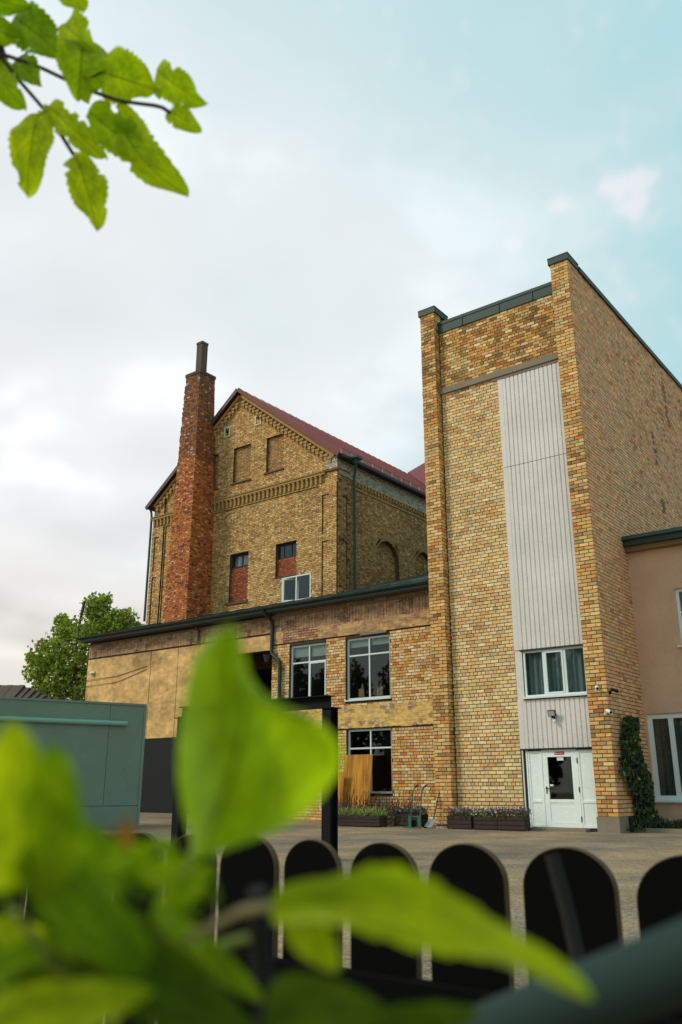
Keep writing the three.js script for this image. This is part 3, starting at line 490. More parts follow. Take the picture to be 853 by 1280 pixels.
  mesh('string_course', box(XR - 0.01, XR + 0.1, 14.085, 14.135, Z - 0.87, -37), mk, gable);
  for (const [zc, , ys, rad] of A) { const ring = []; for (let k = 0; k < 26; k++) { const a = Math.PI * (k + 0.5) / 26, g = new THREE.BoxGeometry(0.1, 0.27, 0.105); g.rotateX(-(Math.PI / 2 - a)); g.applyMatrix4(new THREE.Matrix4().makeScale(1, 1, -1)); flip(g); g.translate(XR - 0.02, ys + (rad + 0.14) * Math.sin(a), zc - (rad + 0.14) * Math.cos(a)); ring.push(uvm(g)); } mesh('arch_ring', ring, mk, gable); }
  // stepped teeth below the verge
  for (const s of [-1, 1]) {
    const t = [], dx = s * (XR - XM), L = Math.hypot(dx, yA - yE), ux = dx / L, uy = -(yA - yE) / L;
    for (let d = 0.3; d < L - 0.35; d += 0.30) { const x = XM + ux * d, y = yA + uy * d; t.push(box(x - 0.10, x + 0.05, y - 0.62, y - 0.46, Z, Z + 0.13), box(x - 0.10, x + 0.12, y - 0.455, y - 0.36, Z, Z + 0.16), box(x - 0.05, x + 0.0, y - 0.72, y - 0.63, Z, Z + 0.1)); }
    mesh('verge_teeth', t, mk, gable).userData.kind = 'stuff';
    const g = beam([XM + ux * 0.05, yA - 0.16 + uy * 0.05, Z + 0.08], [XM + ux * (L - 0.1), yA - 0.16 + uy * (L - 0.1), Z + 0.08], 0.18, 0.13); mesh('verge_course', uvm(g), mk, gable);
  }
  // blind window sills and heads, diamond vents
  const sillM = mottled(col(88, 74, 54), 0.9);
  for (const b of blind) mesh('sill', box(b[0] - 0.1, b[1] + 0.1, b[2] - 0.06, b[2] - 0.005, Z - 0.14, Z + 0.09), sillM, gable);
  for (const [x, y] of [[-28.49, 17.9], [-26.42, 18.0]]) {
    const v = mesh('vent', [box(x - 0.2, x + 0.2, y + 0.2, y + 0.27, Z - 0.02, Z + 0.06), box(x - 0.2, x + 0.2, y - 0.27, y - 0.2, Z - 0.02, Z + 0.06), box(x - 0.2, x - 0.13, y - 0.199, y + 0.199, Z - 0.02, Z + 0.06), box(x + 0.13, x + 0.2, y - 0.199, y + 0.199, Z - 0.02, Z + 0.06)], mottled(col(200, 186, 156), 0.9), gable);
    mesh('grille', box(x - 0.13, x + 0.13, y - 0.2, y + 0.2, Z - 0.02, Z + 0.016), M.black, v);
  }
  // small windows over the bricked-up openings
  const dk = mottled(col(44, 38, 34), 0.8);
  mesh('infill_backing', box(-28.0, -26.76, 9.2, 10.83, Z - 0.3, Z - 0.12), M.mortarChimney, gable); mesh('infill_backing', box(-25.12, -23.86, 9.96, 10.83, Z - 0.3, Z - 0.12), M.mortarChimney, gable);
  windowUnit(gable, -27.95, -26.8, 10.84, 11.48, Z - 0.13, { mat: dk, xs: [-27.3], frame: 0.08, bar: 0.07 });
  windowUnit(gable, -25.08, -23.9, 10.84, 11.5, Z - 0.13, { mat: dk, xs: [-24.75, -24.3], frame: 0.07, bar: 0.07 });
  curtain('curtain', -27.9, -26.85, 10.85, 11.45, Z - 0.3, col(214, 216, 220), gable, 3);
  mesh('sill', box(-28.12, -26.72, 9.1, 9.2, Z - 0.13, Z + 0.08), sillM, gable); mesh('sill', box(-25.2, -23.8, 9.945, 9.98, Z - 0.13, Z + 0.03), sillM, gable);
  const pvc = windowUnit(gable, -24.69, -23.04, 8.78, 9.92, Z + 0.01, { xs: [-23.87], frame: 0.06, bar: 0.06, skip: (i) => i === 0, sill: 0.1 });
  { const s = new THREE.Group(); const gs = [box(0, 0.72, 0, 0.06, 0, 0.05), box(0, 0.72, 0.96, 1.02, 0, 0.05), box(0, 0.06, 0.061, 0.959, 0, 0.05), box(0.66, 0.72, 0.061, 0.959, 0, 0.05)].map((g) => { g.rotateY(0.42); g.translate(-24.62, 8.84, Z + 0.0); return g; }); mesh('open_sash', gs, M.white, pvc); const pg2 = box(0.06, 0.66, 0.06, 0.96, 0.02, 0.028); pg2.rotateY(0.42); pg2.translate(-24.62, 8.84, Z); mesh('pane', pg2, M.glass, pvc); }
  // roof
  const ov = 0.32, dyx = (yA - yE) / (XR - XM), slope = (s) => { const xa = XM, xb = s > 0 ? XR + ov : XL - ov, ya = yA + 0.14, yb = yE + 0.14 - ov * dyx; const sh = s > 0 ? [[xa, ya], [xa, ya - 0.09], [xb, yb - 0.09], [xb, yb]] : [[xa, ya], [xb, yb], [xb, yb - 0.09], [xa, ya - 0.09]]; return slab(sh, [], 18.3, frontAt(-46)); };
  const roof = mesh('roof', slope(1), M.redRoof, gable); mesh('roof', slope(-1), M.redRoof, gable);
  for (let k = 0; k < 30; k++) { const z = -28.2 - k * 0.55; mesh('seam', beam([XM + 0.05, yA + 0.145, z], [XR + ov, yE + 0.145 - ov * dyx, z], 0.035, 0.03), M.redRoof, roof); }
  for (const s of [-1, 1]) { const xb = s > 0 ? XR + ov : XL - ov; mesh('bargeboard', uvm(beam([XM + s * 0.02, yA + 0.07, -27.66], [xb, yE + 0.07 - ov * dyx, -27.66], 0.06, 0.2)), s > 0 ? mottled(col(108, 52, 40), 0.7) : M.verge, gable); }
  mesh('gutter', [box(XR + ov - 0.02, XR + ov + 0.13, yE - 0.26, yE - 0.13, -38, -27.75), box(XR + 0.06, XR + ov, yE - 0.24, yE - 0.2, -38, -27.8)], M.darkMetal, gable);
  mesh('snow_guard', [bar([XR + 0.12, yE + 0.30, -28], [XR + 0.12, yE + 0.30, -38], 0.02), ...Array.from({ length: 12 }, (_, k) => box(XR + 0.1, XR + 0.14, yE + 0.02, yE + 0.3, -28.1 - k * 0.8, -28.15 - k * 0.8))], mottled(col(150, 130, 126), 0.7), gable);
  mesh('hopper', [new THREE.CylinderGeometry(0.2, 0.1, 0.26, 12).translate(XR + 0.42, 14.86, -28.75).toNonIndexed(), box(XR + 0.2, XR + 0.66, 14.95, 15.05, -28.98, -28.5)], M.copper, gable);
  mesh('downpipe', tube([[XR + 0.42, 14.8, -28.75], [XR + 0.40, 14.6, -28.8], [XR + 0.16, 14.15, -29.0], [XR + 0.16, 13.9, -29.02], [XR + 0.16, 9.0, -29.02]], 0.055, 60, 10), M.copper, gable);
  mesh('downpipe', tube([[XL - 0.3, 15.0, -27.9], [XL - 0.1, 14.4, -27.9], [XL - 0.1, 9.0, -27.9]], 0.06, 40, 8), M.copper, gable);
  mesh('corner_cable', tube([[-32.72, 16.2, Z + 0.09], [-32.68, 12, Z + 0.08], [-32.7, 8.5, Z + 0.08]], 0.04, 20, 6), M.black, gable);
}
{ // the rear wing that lifts its roof over the gabled building
  const g = thing('rear_wing', 'distant red roof slope rising behind the gabled building beside the tower', 'building');
  const a = [-27.6, 15.3, -46.2], k = (x, y, z) => [x, y, z];
  const v = [k(-27.6, 20.02, -43.0), k(-21.6, 15.4, -37.6), k(-19.6, 16.4, -37.6), k(-19.6, 22.35, -43.0), k(-27.6, 15.6, -47.5), k(-19.6, 17.6, -47.5)];
  const gg = new THREE.BufferGeometry(), idx = [0, 1, 2, 0, 2, 3, 0, 3, 5, 0, 5, 4, 3, 2, 5]; gg.setAttribute('position', new THREE.Float32BufferAttribute(idx.flatMap((i) => v[i]), 3)); gg.computeVertexNormals(); gg.setAttribute('uv', new THREE.Float32BufferAttribute(new Float32Array(idx.length * 2), 2)); uvm(gg);
  mesh('roof', gg, M.redRoof, g); mesh('wall', box(-21.4, -19.7, 0, 15.3, -47, -37.7), M.mortarOld, g);
}
{ // chimney
  const c = thing('brick_chimney', 'tall square chimney stack of orange brick darkened by soot towards the top', 'chimney', [-29.91, 0, -27.3]);
  const r = rng(71), y0 = 8.2, y1 = 21.15, hw = (y) => mix(0.81, 0.495, (y - y0) / (y1 - y0));
  const core = new THREE.CylinderGeometry(0.495 * Math.SQRT2, 0.81 * Math.SQRT2, y1 - y0, 4, 1); core.rotateY(Math.PI / 4); core.translate(0, (y0 + y1) / 2, 0); mesh('stack', core, M.mortarChimney, c);
  const B = new Bricks();
  for (let y = y0; y < y1 - 0.05; y += 0.082) { const w = hw(y + 0.04); for (const [u, n] of [[[1, 0, 0], [0, 0, 1]], [[0, 0, -1], [1, 0, 0]], [[-1, 0, 0], [0, 0, -1]], [[0, 0, 1], [-1, 0, 0]]]) B.lay({ origin: [n[0] * w - u[0] * w, y, n[2] * w - u[2] * w], u, n, w: w * 2, h: 0.082, course: 0.082, length: Math.round(y / 0.082) % 2 ? 0.2 : 0.125, joint: 0.016, proud: 0.02, colour: chimneyBrick, rand: r }); }
  B.build(c, 0);
  const soot = mottled(col(82, 66, 52), 0.95, { bumpMap: grainBump, bumpScale: 0.012 });
  mesh('cap_course', [box(-0.53, 0.53, 20.35, 20.5, -0.53, 0.53), box(-0.55, 0.55, 21.0, 21.16, -0.55, 0.55), box(-0.52, 0.52, 20.75, 20.99, -0.52, 0.52)], soot, c);
  mesh('flue', [box(-0.2, 0.2, 21.16, 23.0, -0.2, 0.2), box(-0.22, 0.22, 22.9, 23.03, -0.22, 0.22)], mottled(col(82, 68, 56), 0.9), c);
  { const rough = [], q = rng(3); for (let k = 0; k < 60; k++) { const y = mix(15, 20.5, q()), w = hw(y), h = 0.06 + q() * 0.05; rough.push(box(-w - 0.01 - 0.05 * q(), -w + 0.05, y, y + h, w - 0.04 - 0.3 * q(), w + 0.015)); } mesh('rough_edge', rough, soot, c).userData.kind = 'stuff'; }
}

// ---------------------------------------------------------------- the rendered building beside the tower
{
  const b = thing('rendered_building', 'two-storey building with smooth brown-pink render, white windows and dark green eave', 'building', [0.1, -0.05, 0.27]);
  const Z = -25.95, XL = -8.66, XR = -1.5, render = mottled(col(200, 158, 132), 0.95, { bumpMap: grainBump, bumpScale: 0.008 });
  mesh('wall', slab(rect(XL, XR, GY - 0.2, 7.95), [rect(-8.6, -4.5, 0.74, 3.13), rect(-7.4, -5.4, 5.0, 6.68)], 0.35, frontAt(Z - 0.35)), render, b);
  mesh('wall', box(XR - 0.3, XR, GY - 0.2, 7.95, -37, Z - 0.351), render, b); mesh('wall', box(XL, XR - 0.301, GY - 0.2, 7.95, -37, -36.7), render, b);
  mesh('floor', box(XL, XR - 0.301, 3.4, 3.6, -36.69, Z - 0.352), M.interior, b); mesh('partition', box(XL, XR - 0.302, 0, 7.9, -30, -29.8), M.interior, b);
  mesh('roof', [box(XL, XR + 0.3, 8.28, 8.4, -37.2, -25.55)], M.greenRoof, b);
  mesh('soffit', box(XL, XR + 0.3, 7.952, 8.1, Z + 0.001, -25.72), mottled(col(120, 96, 62), 0.9), b);
  mesh('fascia', [box(XL, XR + 0.3, 8.1, 8.28, -37, -25.6)], M.darkGreen, b);
  { const g = slab([[-25.5, 8.36], [-25.5, 8.28], [-26.3, 8.44], [-26.3, 8.56]], [], XR + 0.3 - XL, sideAt(XL)); mesh('flashing', g, M.greenRoof, b); for (let k = 0; k < 8; k++) mesh('seam', beam([XL + 0.35 + k * 0.62, 8.385, -25.5], [XL + 0.35 + k * 0.62, 8.58, -26.3], 0.02, 0.03), M.greenRoof, b); }
  windowUnit(b, -8.6, -4.5, 0.76, 3.12, Z - 0.06, { xs: [-7.95, -6.6, -5.6], frame: 0.13, bar: 0.14, sill: 0.16 });
  windowUnit(b, -7.4, -5.4, 5.0, 6.68, Z - 0.1, { xs: [-6.4], ys: [5.98], frame: 0.09, sill: 0.2 });
  curtain('curtain', -8.5, -4.6, 0.8, 3.1, Z - 0.26, col(130, 120, 112), b, 22);
}

// ---------------------------------------------------------------- things fixed to the tower
{
  const f = thing('floodlight', 'small black floodlight with motion sensor on the cladding above the white door', 'floodlight', [-10.22, 3.0, -23.14]);
  const hd = new THREE.BoxGeometry(0.22, 0.17, 0.05); hd.rotateX(0.25); hd.translate(0, 0.02, 0.14); mesh('housing', hd, M.darkMetal, f);
  const gl = new THREE.BoxGeometry(0.18, 0.13, 0.006); gl.rotateX(0.25); gl.translate(0, 0.012, 0.169); mesh('lens', gl, std(col(176, 176, 168), 0.25), f);
  mesh('bracket', [box(-0.03, 0.03, -0.12, 0.06, 0, 0.12)], M.darkMetal, f); mesh('sensor', new THREE.SphereGeometry(0.04, 14, 10).scale(1, 1.5, 1).translate(0.05, -0.2, 0.1), M.white, f); mesh('arm', bar([0.03, -0.08, 0.04], [0.05, -0.2, 0.1], 0.02), M.darkMetal, f);
}
for (const [x, y, z, turn, mat, lab] of [[-8.86, 3.55, -22.93, 0.5, M.white, 'white bullet camera with drooping cable on the brick pillar face'], [-8.55, 3.48, -23.05, 1.3, M.black, 'black bullet camera at the tower corner'], [-8.66, 2.92, -22.93, 0.9, M.white, 'white bullet camera low on the pillar above the ivy']]) {
  const c = thing('security_camera', lab, 'camera', [x, y, z], turn);
  mesh('mount', new THREE.CylinderGeometry(0.05, 0.05, 0.03, 14).rotateX(Math.PI / 2).translate(0, 0, 0.015), mat, c); mesh('arm', bar([0, 0, 0.02], [0, 0.05, 0.1], 0.013), mat, c);
  mesh('body', new THREE.CylinderGeometry(0.045, 0.045, 0.19, 16).rotateX(Math.PI / 2 + 0.35).translate(0, 0.05, 0.16), mat, c); mesh('hood', new THREE.CylinderGeometry(0.052, 0.052, 0.2, 16, 1, false, -Math.PI / 2, Math.PI).rotateX(Math.PI / 2 + 0.35).translate(0, 0.054, 0.17), mat, c);
  mesh('lens', new THREE.CylinderGeometry(0.035, 0.035, 0.01, 14).rotateX(Math.PI / 2 + 0.35).translate(0, 0.015, 0.258), M.black, c);
}
{ const l = thing('wall_lamp', 'tiny white lamp fixed high on the ochre plaster wall', 'lamp', [-34.85, 6.35, -25.96]); mesh('base', new THREE.BoxGeometry(0.3, 0.1, 0.06).translate(0, 0, 0.03), M.white, l); mesh('shade', new THREE.SphereGeometry(0.1, 12, 8).scale(1.3, 0.6, 0.8).translate(0, -0.04, 0.1), M.white, l); }

// ---------------------------------------------------------------- foliage helpers
function leafCloud(rand, spots, size, opt = {}) { // spots: [x,y,z] list; each gets a small folded leaf
  const p = [], n = [], u = [], c = [];
  for (const s of spots) {
    const L = size * (0.6 + 0.8 * rand()), Wd = L * (opt.ratio ?? 0.62), q = new THREE.Quaternion().setFromEuler(new THREE.Euler((rand() - 0.5) * 2.4 + (opt.pitch ?? -0.9), rand() * 6.283, (rand() - 0.5) * 1.6));
    const v = [[0, 0, 0], [-Wd / 2, L * 0.45, Wd * 0.14], [0, L * 0.5, 0], [Wd / 2, L * 0.45, Wd * 0.14], [0, L, -L * 0.1]].map((a) => V(...a).applyQuaternion(q).add(V(...s)));
    const k = opt.tint ? opt.tint(s, rand) : [1, 1, 1];
    for (const t of [[0, 1, 2], [0, 2, 3], [1, 4, 2], [2, 4, 3]]) { const N = v[t[1]].clone().sub(v[t[0]]).cross(v[t[2]].clone().sub(v[t[0]])).normalize(); for (const i of t) { p.push(v[i].x, v[i].y, v[i].z); n.push(N.x, N.y, N.z); u.push(0, 0); c.push(...k); } }
  }
  const g = new THREE.BufferGeometry(); g.setAttribute('position', new THREE.Float32BufferAttribute(p, 3)); g.setAttribute('normal', new THREE.Float32BufferAttribute(n, 3)); g.setAttribute('uv', new THREE.Float32BufferAttribute(u, 2)); g.setAttribute('color', new THREE.Float32BufferAttribute(c, 3)); return g;
}
const leafMat = new THREE.MeshPhysicalMaterial({ vertexColors: true, roughness: 0.9, transmission: 0.35, thickness: 0, side: THREE.DoubleSide });
const leafDark = new THREE.MeshPhysicalMaterial({ vertexColors: true, roughness: 0.9, transmission: 0.2, thickness: 0, side: THREE.DoubleSide });

{ // broadleaf tree behind the annex
  const t = thing('broadleaf_tree', 'leafy green maple-like tree standing behind the ochre annex wall', 'tree', [-43.4, GY, -31.2], 0.0), r = rng(91), bark = mottled(col(74, 62, 48), 0.95);
  mesh('trunk', [tube([[0, 0, 0], [0.1, 2.5, 0], [0, 5, 0.1], [0.2, 7.5, 0.2]], 0.22, 20, 8), tube([[0, 4, 0.1], [-1.2, 6.5, 0.8], [-2.2, 8.2, 1.2]], 0.09, 14, 6), tube([[0, 4.5, 0.1], [1.3, 7, -0.6], [2.0, 9.4, -1]], 0.09, 14, 6), tube([[0.1, 6.0, 0.1], [0.5, 8.8, 0.6], [0.9, 11.0, 0.6]], 0.07, 14, 6), tube([[0.1, 5.0, 0.1], [-0.6, 8, -0.8], [-1.0, 9.7, -1.0]], 0.07, 14, 6)], bark, t);
  const cl = [], A = rightV, put = (a, y, b, R, n) => cl.push([a * A.x + b * fwd.x, y, a * A.z + b * fwd.z, R, n]);
  put(0.1, 8.6, 0, 2.0, 1300); put(1.2, 9.7, 0.2, 1.35, 900); put(0.7, 10.8, 0, 0.95, 500); put(2.0, 9.5, -0.2, 1.0, 450); put(2.9, 9.5, 0, 0.65, 240); put(2.3, 10.1, 0, 0.9, 420); put(-1.0, 9.5, 0.2, 0.75, 240); put(-1.2, 10.1, 0, 0.42, 90); put(-1.6, 8.2, 0, 1.15, 520); put(-2.3, 7.2, 0.2, 0.8, 260); put(-1.0, 6.8, 0, 1.4, 800); put(0.6, 6.6, 0.2, 1.6, 900); put(1.8, 7.6, 0.3, 1.5, 800); put(-2.7, 8.0, 0, 0.35, 50); put(3.4, 9.5, 0, 0.4, 80); put(3.7, 9.3, 0, 0.3, 40); put(0.2, 5.4, 0, 1.5, 500); put(1.2, 11.3, 0, 0.4, 80); put(-1.6, 5.8, 0, 1.2, 350);
  const spots = []; for (const [x, y, z, R, n] of cl) for (let k = 0; k < n * 1.5; k++) { const d = V(r() - 0.5, r() - 0.5, r() - 0.5).normalize().multiplyScalar(R * Math.pow(r(), 0.42) * (0.75 + 0.5 * fbm(x + k * 0.01, y, 2, 2))); spots.push([x + d.x, y + d.y * 0.85, z + d.z]); }
  t.scale.setScalar(1.06);
  mesh('crown', leafCloud(r, spots, 0.2, { ratio: 0.85, tint: (s, q) => jit(pick(q, [[3, [0.25, 0.32, 0.02]], [2, [0.14, 0.2, 0.016]], [1.6, [0.38, 0.42, 0.03]], [0.2, [0.2, 0.11, 0.05]]]), q, 0.25).map((v) => v / 1.1) }), leafMat, t);
}
{ // row of trees on the far side of the yard, which the window panes mirror
  const bk = mottled(col(70, 60, 48), 0.95), r = rng(131), spots = [];
  for (let k = 0; k < 5200; k++) { const d = V(r() - 0.5, r() - 0.5, r() - 0.5).normalize().multiplyScalar(Math.pow(r(), 0.4)), n = 0.7 + 0.6 * fbm(d.x * 2 + 5, d.y * 2, d.z * 2, 3); spots.push([d.x * 3.6 * n, 7 + d.y * 6.6 * n, d.z * 3.4 * n]); }
  const cg = leafCloud(r, spots, 0.5, { ratio: 0.8, tint: (s, q) => jit(pick(q, [[3, [0.06, 0.09, 0.02]], [2, [0.045, 0.07, 0.018]], [1, [0.09, 0.12, 0.025]]]), q, 0.25) });
  const tg = tube([[0, 0, 0], [0.1, 3, 0.1], [0, 6, 0], [0.2, 10, 0.1]], 0.24, 16, 8);
  for (const [x, z, sc, a] of [[-19.5, 5.5, 0.76, 0], [-25.5, 7, 0.86, 1.2], [-31.5, 5, 0.80, 2.2], [-37.5, 6.5, 0.90, 3.1], [-43.5, 4.5, 0.82, 4.4], [-50, 5, 0.88, 5.3]]) {
    const t = thing('roadside_tree', 'tall leafy tree in the row facing the yard, mirrored in the window panes', 'tree', [x, GY, z], a, 'trees facing the yard'); t.scale.setScalar(sc); mesh('trunk', tg, bk, t); mesh('crown', cg, leafMat, t);
  }
}
{ // ivy on the tower side
  const t = thing('climbing_ivy', 'dark green ivy climbing the tower corner from the kerbed bed', 'ivy', [-8.5, GY, -24.0]), r = rng(95), spots = [];
  const prof = [[0.05, 1.4, -0.5], [0.4, 0.7, -0.45], [0.75, 0.5, -0.35], [1.1, 1.0, -0.25], [1.4, 1.3, 0.0], [1.75, 0.75, 0.15], [2.1, 0.5, 0.3], [2.45, 0.42, 0.25], [2.85, 0.2, 0.12]];
  for (let k = 0; k < 3000; k++) { const y = 0.05 + 2.8 * r() , i = Math.max(0, prof.findIndex((q) => q[0] > y) - 1), a = prof[i], b = prof[i + 1] ?? a, f = clamp((y - a[0]) / Math.max(0.01, b[0] - a[0])), w = mix(a[1], b[1], f) * (y < 1.85 ? 1.12 : 1), c = mix(a[2], b[2], f); const e = (r() + r() + r()) / 1.5 - 1; spots.push([0.02 + 0.34 * r() * (1 - e * e), y, c + e * w * (0.75 + 0.5 * fbm(y * 3, 4, 1, 2))]); }
  for (let k = 0; k < 40; k++) spots.push([0.05, 1.9 + r() * 0.8, -0.35 - r() * 0.35]);
  mesh('foliage', leafCloud(r, spots, 0.12, { ratio: 0.9, pitch: 0.2, tint: (s, q) => jit(pick(q, [[3, [0.022, 0.042, 0.012]], [2, [0.035, 0.06, 0.014]], [0.35, [0.14, 0.16, 0.02]]]), q, 0.25) }), leafDark, t);
  mesh('stem', [tube([[0.05, 0, -0.5], [0.04, 0.6, -0.4], [0.04, 1.4, 0], [0.03, 2.6, 0.1]], 0.025, 16, 6), tube([[0.05, 0, -0.6], [0.04, 0.7, -0.7], [0.03, 1.4, -0.3]], 0.018, 12, 6)], M.darkWood, t);
}
{ // kerbed bed with low shrubs
  const k = mesh('bed_kerb', [box(-8.55, -2.5, GY - 0.1, GY + 0.1, -24.02, -23.9)], M.concrete); tag(k, 'low pale concrete kerb edging the planted bed beside the tower', 'kerb', undefined, 'structure');
  const t = thing('ground_cover_shrub', 'low dark evergreen shrub filling the bed under the big white window', 'shrub', [-7.2, GY, -24.9]), r = rng(97), spots = [];
  for (let j = 0; j < 2600; j++) { const x = (r() - 0.22) * 5.2, z = (r() - 0.5) * 1.6; spots.push([x, (0.06 + 0.42 * fbm(x * 1.1, z, 9, 3)) * (0.3 + 0.7 * r()), z]); }
  mesh('foliage', leafCloud(r, spots, 0.11, { tint: (s, q) => jit(pick(q, [[3, [0.02, 0.038, 0.012]], [2, [0.03, 0.055, 0.014]], [0.4, [0.09, 0.05, 0.03]]]), q, 0.25) }), leafDark, t);
  mesh('stem', Array.from({ length: 9 }, (_, i) => bar([-0.8 + i * 0.5, 0, 0], [-0.7 + i * 0.5, 0.25, 0.1], 0.015, 5)), M.darkWood, t);
}

// ---------------------------------------------------------------- planters, hand truck, broom, boards
function planter(x, z, w, d, h, lab, group, seed, kind) {
  const p = thing('planter', lab, 'planter', [x, GY, z], 0, group), r = rng(seed), n = 3;
  for (let k = 0; k < n; k++) { const y0 = 0.03 + k * h / n, y1 = y0 + h / n - 0.014; mesh('plank', box(-w / 2, w / 2, y0, y1, d / 2 - 0.025, d / 2), M.darkWood, p); mesh('plank', box(-w / 2, w / 2, y0, y1, -d / 2, -d / 2 + 0.025), M.darkWood, p); mesh('plank', box(w / 2 - 0.026, w / 2 - 0.001, y0, y1, -d / 2 + 0.026, d / 2 - 0.026), M.darkWood, p); mesh('plank', box(-w / 2 + 0.001, -w / 2 + 0.026, y0, y1, -d / 2 + 0.026, d / 2 - 0.026), M.darkWood, p); }
  for (const sx of [-1, 1]) for (const sz of [-1, 1]) mesh('post', box(sx * (w / 2 - 0.03) - 0.02, sx * (w / 2 - 0.03) + 0.02, 0, h, sz * (d / 2 - 0.045) - 0.018, sz * (d / 2 - 0.045) + 0.018), M.darkWood, p);
  mesh('soil', box(-w / 2 + 0.03, w / 2 - 0.03, 0.02, h - 0.04, -d / 2 + 0.03, d / 2 - 0.03), std(col(48, 38, 30), 1), p);
  const f = thing(kind === 'grass' ? 'bedding_grass' : 'bedding_flowers', kind === 'grass' ? 'tufts of yellow-green grass growing in the long wooden planter' : lab.replace(/^.*planter/, 'purple and white bedding flowers in the planter'), kind === 'grass' ? 'grass' : 'flowers', [x, GY + h - 0.05, z], 0, group && 'flowers in the planters');
  const sp = []; for (let k = 0; k < 320 * w; k++) sp.push([(r() - 0.5) * (w + 0.06), 0.02 + 0.18 * r(), (r() - 0.5) * (d + 0.05)]);
  mesh('foliage', leafCloud(r, sp, kind === 'grass' ? 0.17 : 0.09, { ratio: kind === 'grass' ? 0.16 : 0.5, pitch: 0, tint: (s, q) => jit(kind === 'grass' ? pick(q, [[2, [0.2, 0.26, 0.05]], [1.4, [0.3, 0.3, 0.1]], [0.8, [0.08, 0.12, 0.03]]]) : pick(q, [[2, [0.05, 0.085, 0.025]], [1, [0.09, 0.12, 0.03]]]), q, 0.25) }), leafDark, f);
  if (kind !== 'grass') { const fl = []; for (let k = 0; k < 170 * w; k++) fl.push([(r() - 0.5) * (w + 0.08), 0.1 + 0.16 * r(), (r() - 0.5) * (d + 0.1)]); mesh('blossoms', leafCloud(r, fl, 0.06, { ratio: 1, pitch: 0.4, tint: (s, q) => pick(q, [[2.2, [0.24, 0.11, 0.30]], [1.6, [0.62, 0.55, 0.58]], [1, [0.42, 0.2, 0.36]], [0.6, [0.14, 0.06, 0.2]]]) }), leafDark, f); }
  return p;
}
planter(-13.0, -22.62, 0.78, 0.34, 0.34, 'dark wooden planter against the tower beside the broom', 'planters along the tower', 201);
planter(-12.15, -22.6, 0.72, 0.34, 0.33, 'dark wooden planter, middle one of three along the tower wall', 'planters along the tower', 202);
planter(-11.36, -22.58, 0.8, 0.36, 0.36, 'dark wooden planter next to the white door', 'planters along the tower', 203);
planter(-16.35, -22.3, 1.75, 0.42, 0.3, 'long dark wooden planter full of grass in front of the dead shrub', undefined, 204, 'grass');
planter(-15.15, -23.3, 1.0, 0.4, 0.34, 'dark wooden planter behind the green hand truck', undefined, 205);
{ // dry shrub with bare stalks behind the long planter
  const t = thing('dry_shrub', 'dead brown shrub of bare stalks with faded mauve heads behind the grass planter', 'shrub', [-16.6, GY, -23.3]), r = rng(210), st = [], sp = [], dark = [];
  for (let k = 0; k < 170; k++) { const x = (r() - 0.5) * 2.9, z = (r() - 0.5) * 0.7, h = 0.45 + 0.65 * r(), dx = (r() - 0.5) * 0.5, dz = (r() - 0.5) * 0.4; st.push(tube([[x, 0, z], [x + dx * 0.4, h * 0.5, z + dz * 0.4], [x + dx, h, z + dz]], 0.006 + 0.006 * r(), 5, 4, false)); for (let q = 0; q < 7; q++) sp.push([x + dx * r(), h * (0.3 + 0.45 * r()), z + dz * r()]); for (let q = 0; q < 9; q++) dark.push([x + (r() - 0.5) * 0.2, 0.45 * r(), z + (r() - 0.5) * 0.2]); }
  mesh('stalks', st, std(col(92, 66, 44), 0.95), t);
  mesh('seed_heads', leafCloud(r, sp, 0.06, { ratio: 0.7, tint: (s, q) => jit(pick(q, [[1, [0.10, 0.065, 0.07]], [1, [0.17, 0.12, 0.12]], [1, [0.06, 0.04, 0.03]]]), q) }), leafDark, t);
  mesh('foliage', leafCloud(r, dark, 0.1, { tint: (s, q) => jit([0.085, 0.085, 0.04], q, 0.3) }), leafDark, t);
}
{ // hand truck
  const t = thing('hand_truck', 'green steel hand truck standing by the planter with handles up', 'hand truck', [-14.45, GY, -22.45], -0.25), m = mottled(col(34, 88, 72), 0.5);
  for (const s of [-1, 1]) { mesh('rail', tube([[s * 0.2, 0.06, 0], [s * 0.19, 0.9, -0.1], [s * 0.19, 1.05, -0.13], [s * 0.19, 1.16, -0.26]], 0.018, 26, 8), m, t); mesh('grip', tube([[s * 0.19, 1.12, -0.2], [s * 0.19, 1.19, -0.32]], 0.024, 4, 8), M.rubber, t); mesh('wheel', new THREE.CylinderGeometry(0.11, 0.11, 0.05, 20).rotateZ(Math.PI / 2).translate(s * 0.26, 0.11, -0.16), M.rubber, t); mesh('side_plate', box(s * 0.2 - 0.06, s * 0.2 + 0.06, 0.02, 0.34, 0.02, 0.03), m, t); }
  for (const y of [0.3, 0.52, 0.76]) mesh('crossbar', bar([-0.2, y, -y * 0.11], [0.2, y, -y * 0.11], 0.014), m, t);
  mesh('toe_plate', box(-0.26, 0.26, 0.004, 0.018, 0.03, 0.27), m, t); mesh('axle', bar([-0.29, 0.11, -0.16], [0.29, 0.11, -0.16], 0.012), M.darkMetal, t);
}
{ // broom
  const b = thing('broom', 'long-handled broom with pale bristles leaning on the tower pillar', 'broom', [-13.55, GY, -22.45]);
  mesh('handle', bar([0, 0.1, 0], [-0.03, 1.38, -0.36], 0.013), std(col(182, 150, 104), 0.7), b); mesh('head', box(-0.16, 0.16, 0.07, 0.11, -0.03, 0.03), M.darkWood, b);
  const br = [], r = rng(12); for (let k = 0; k < 110; k++) { const x = (r() - 0.5) * 0.32, z = (r() - 0.5) * 0.06; br.push(bar([x, 0.075, z], [x * 1.2, 0.003, z * 1.6], 0.003, 4)); } mesh('bristles', br, std(col(220, 210, 196), 0.9), b).userData.kind = 'stuff';
}
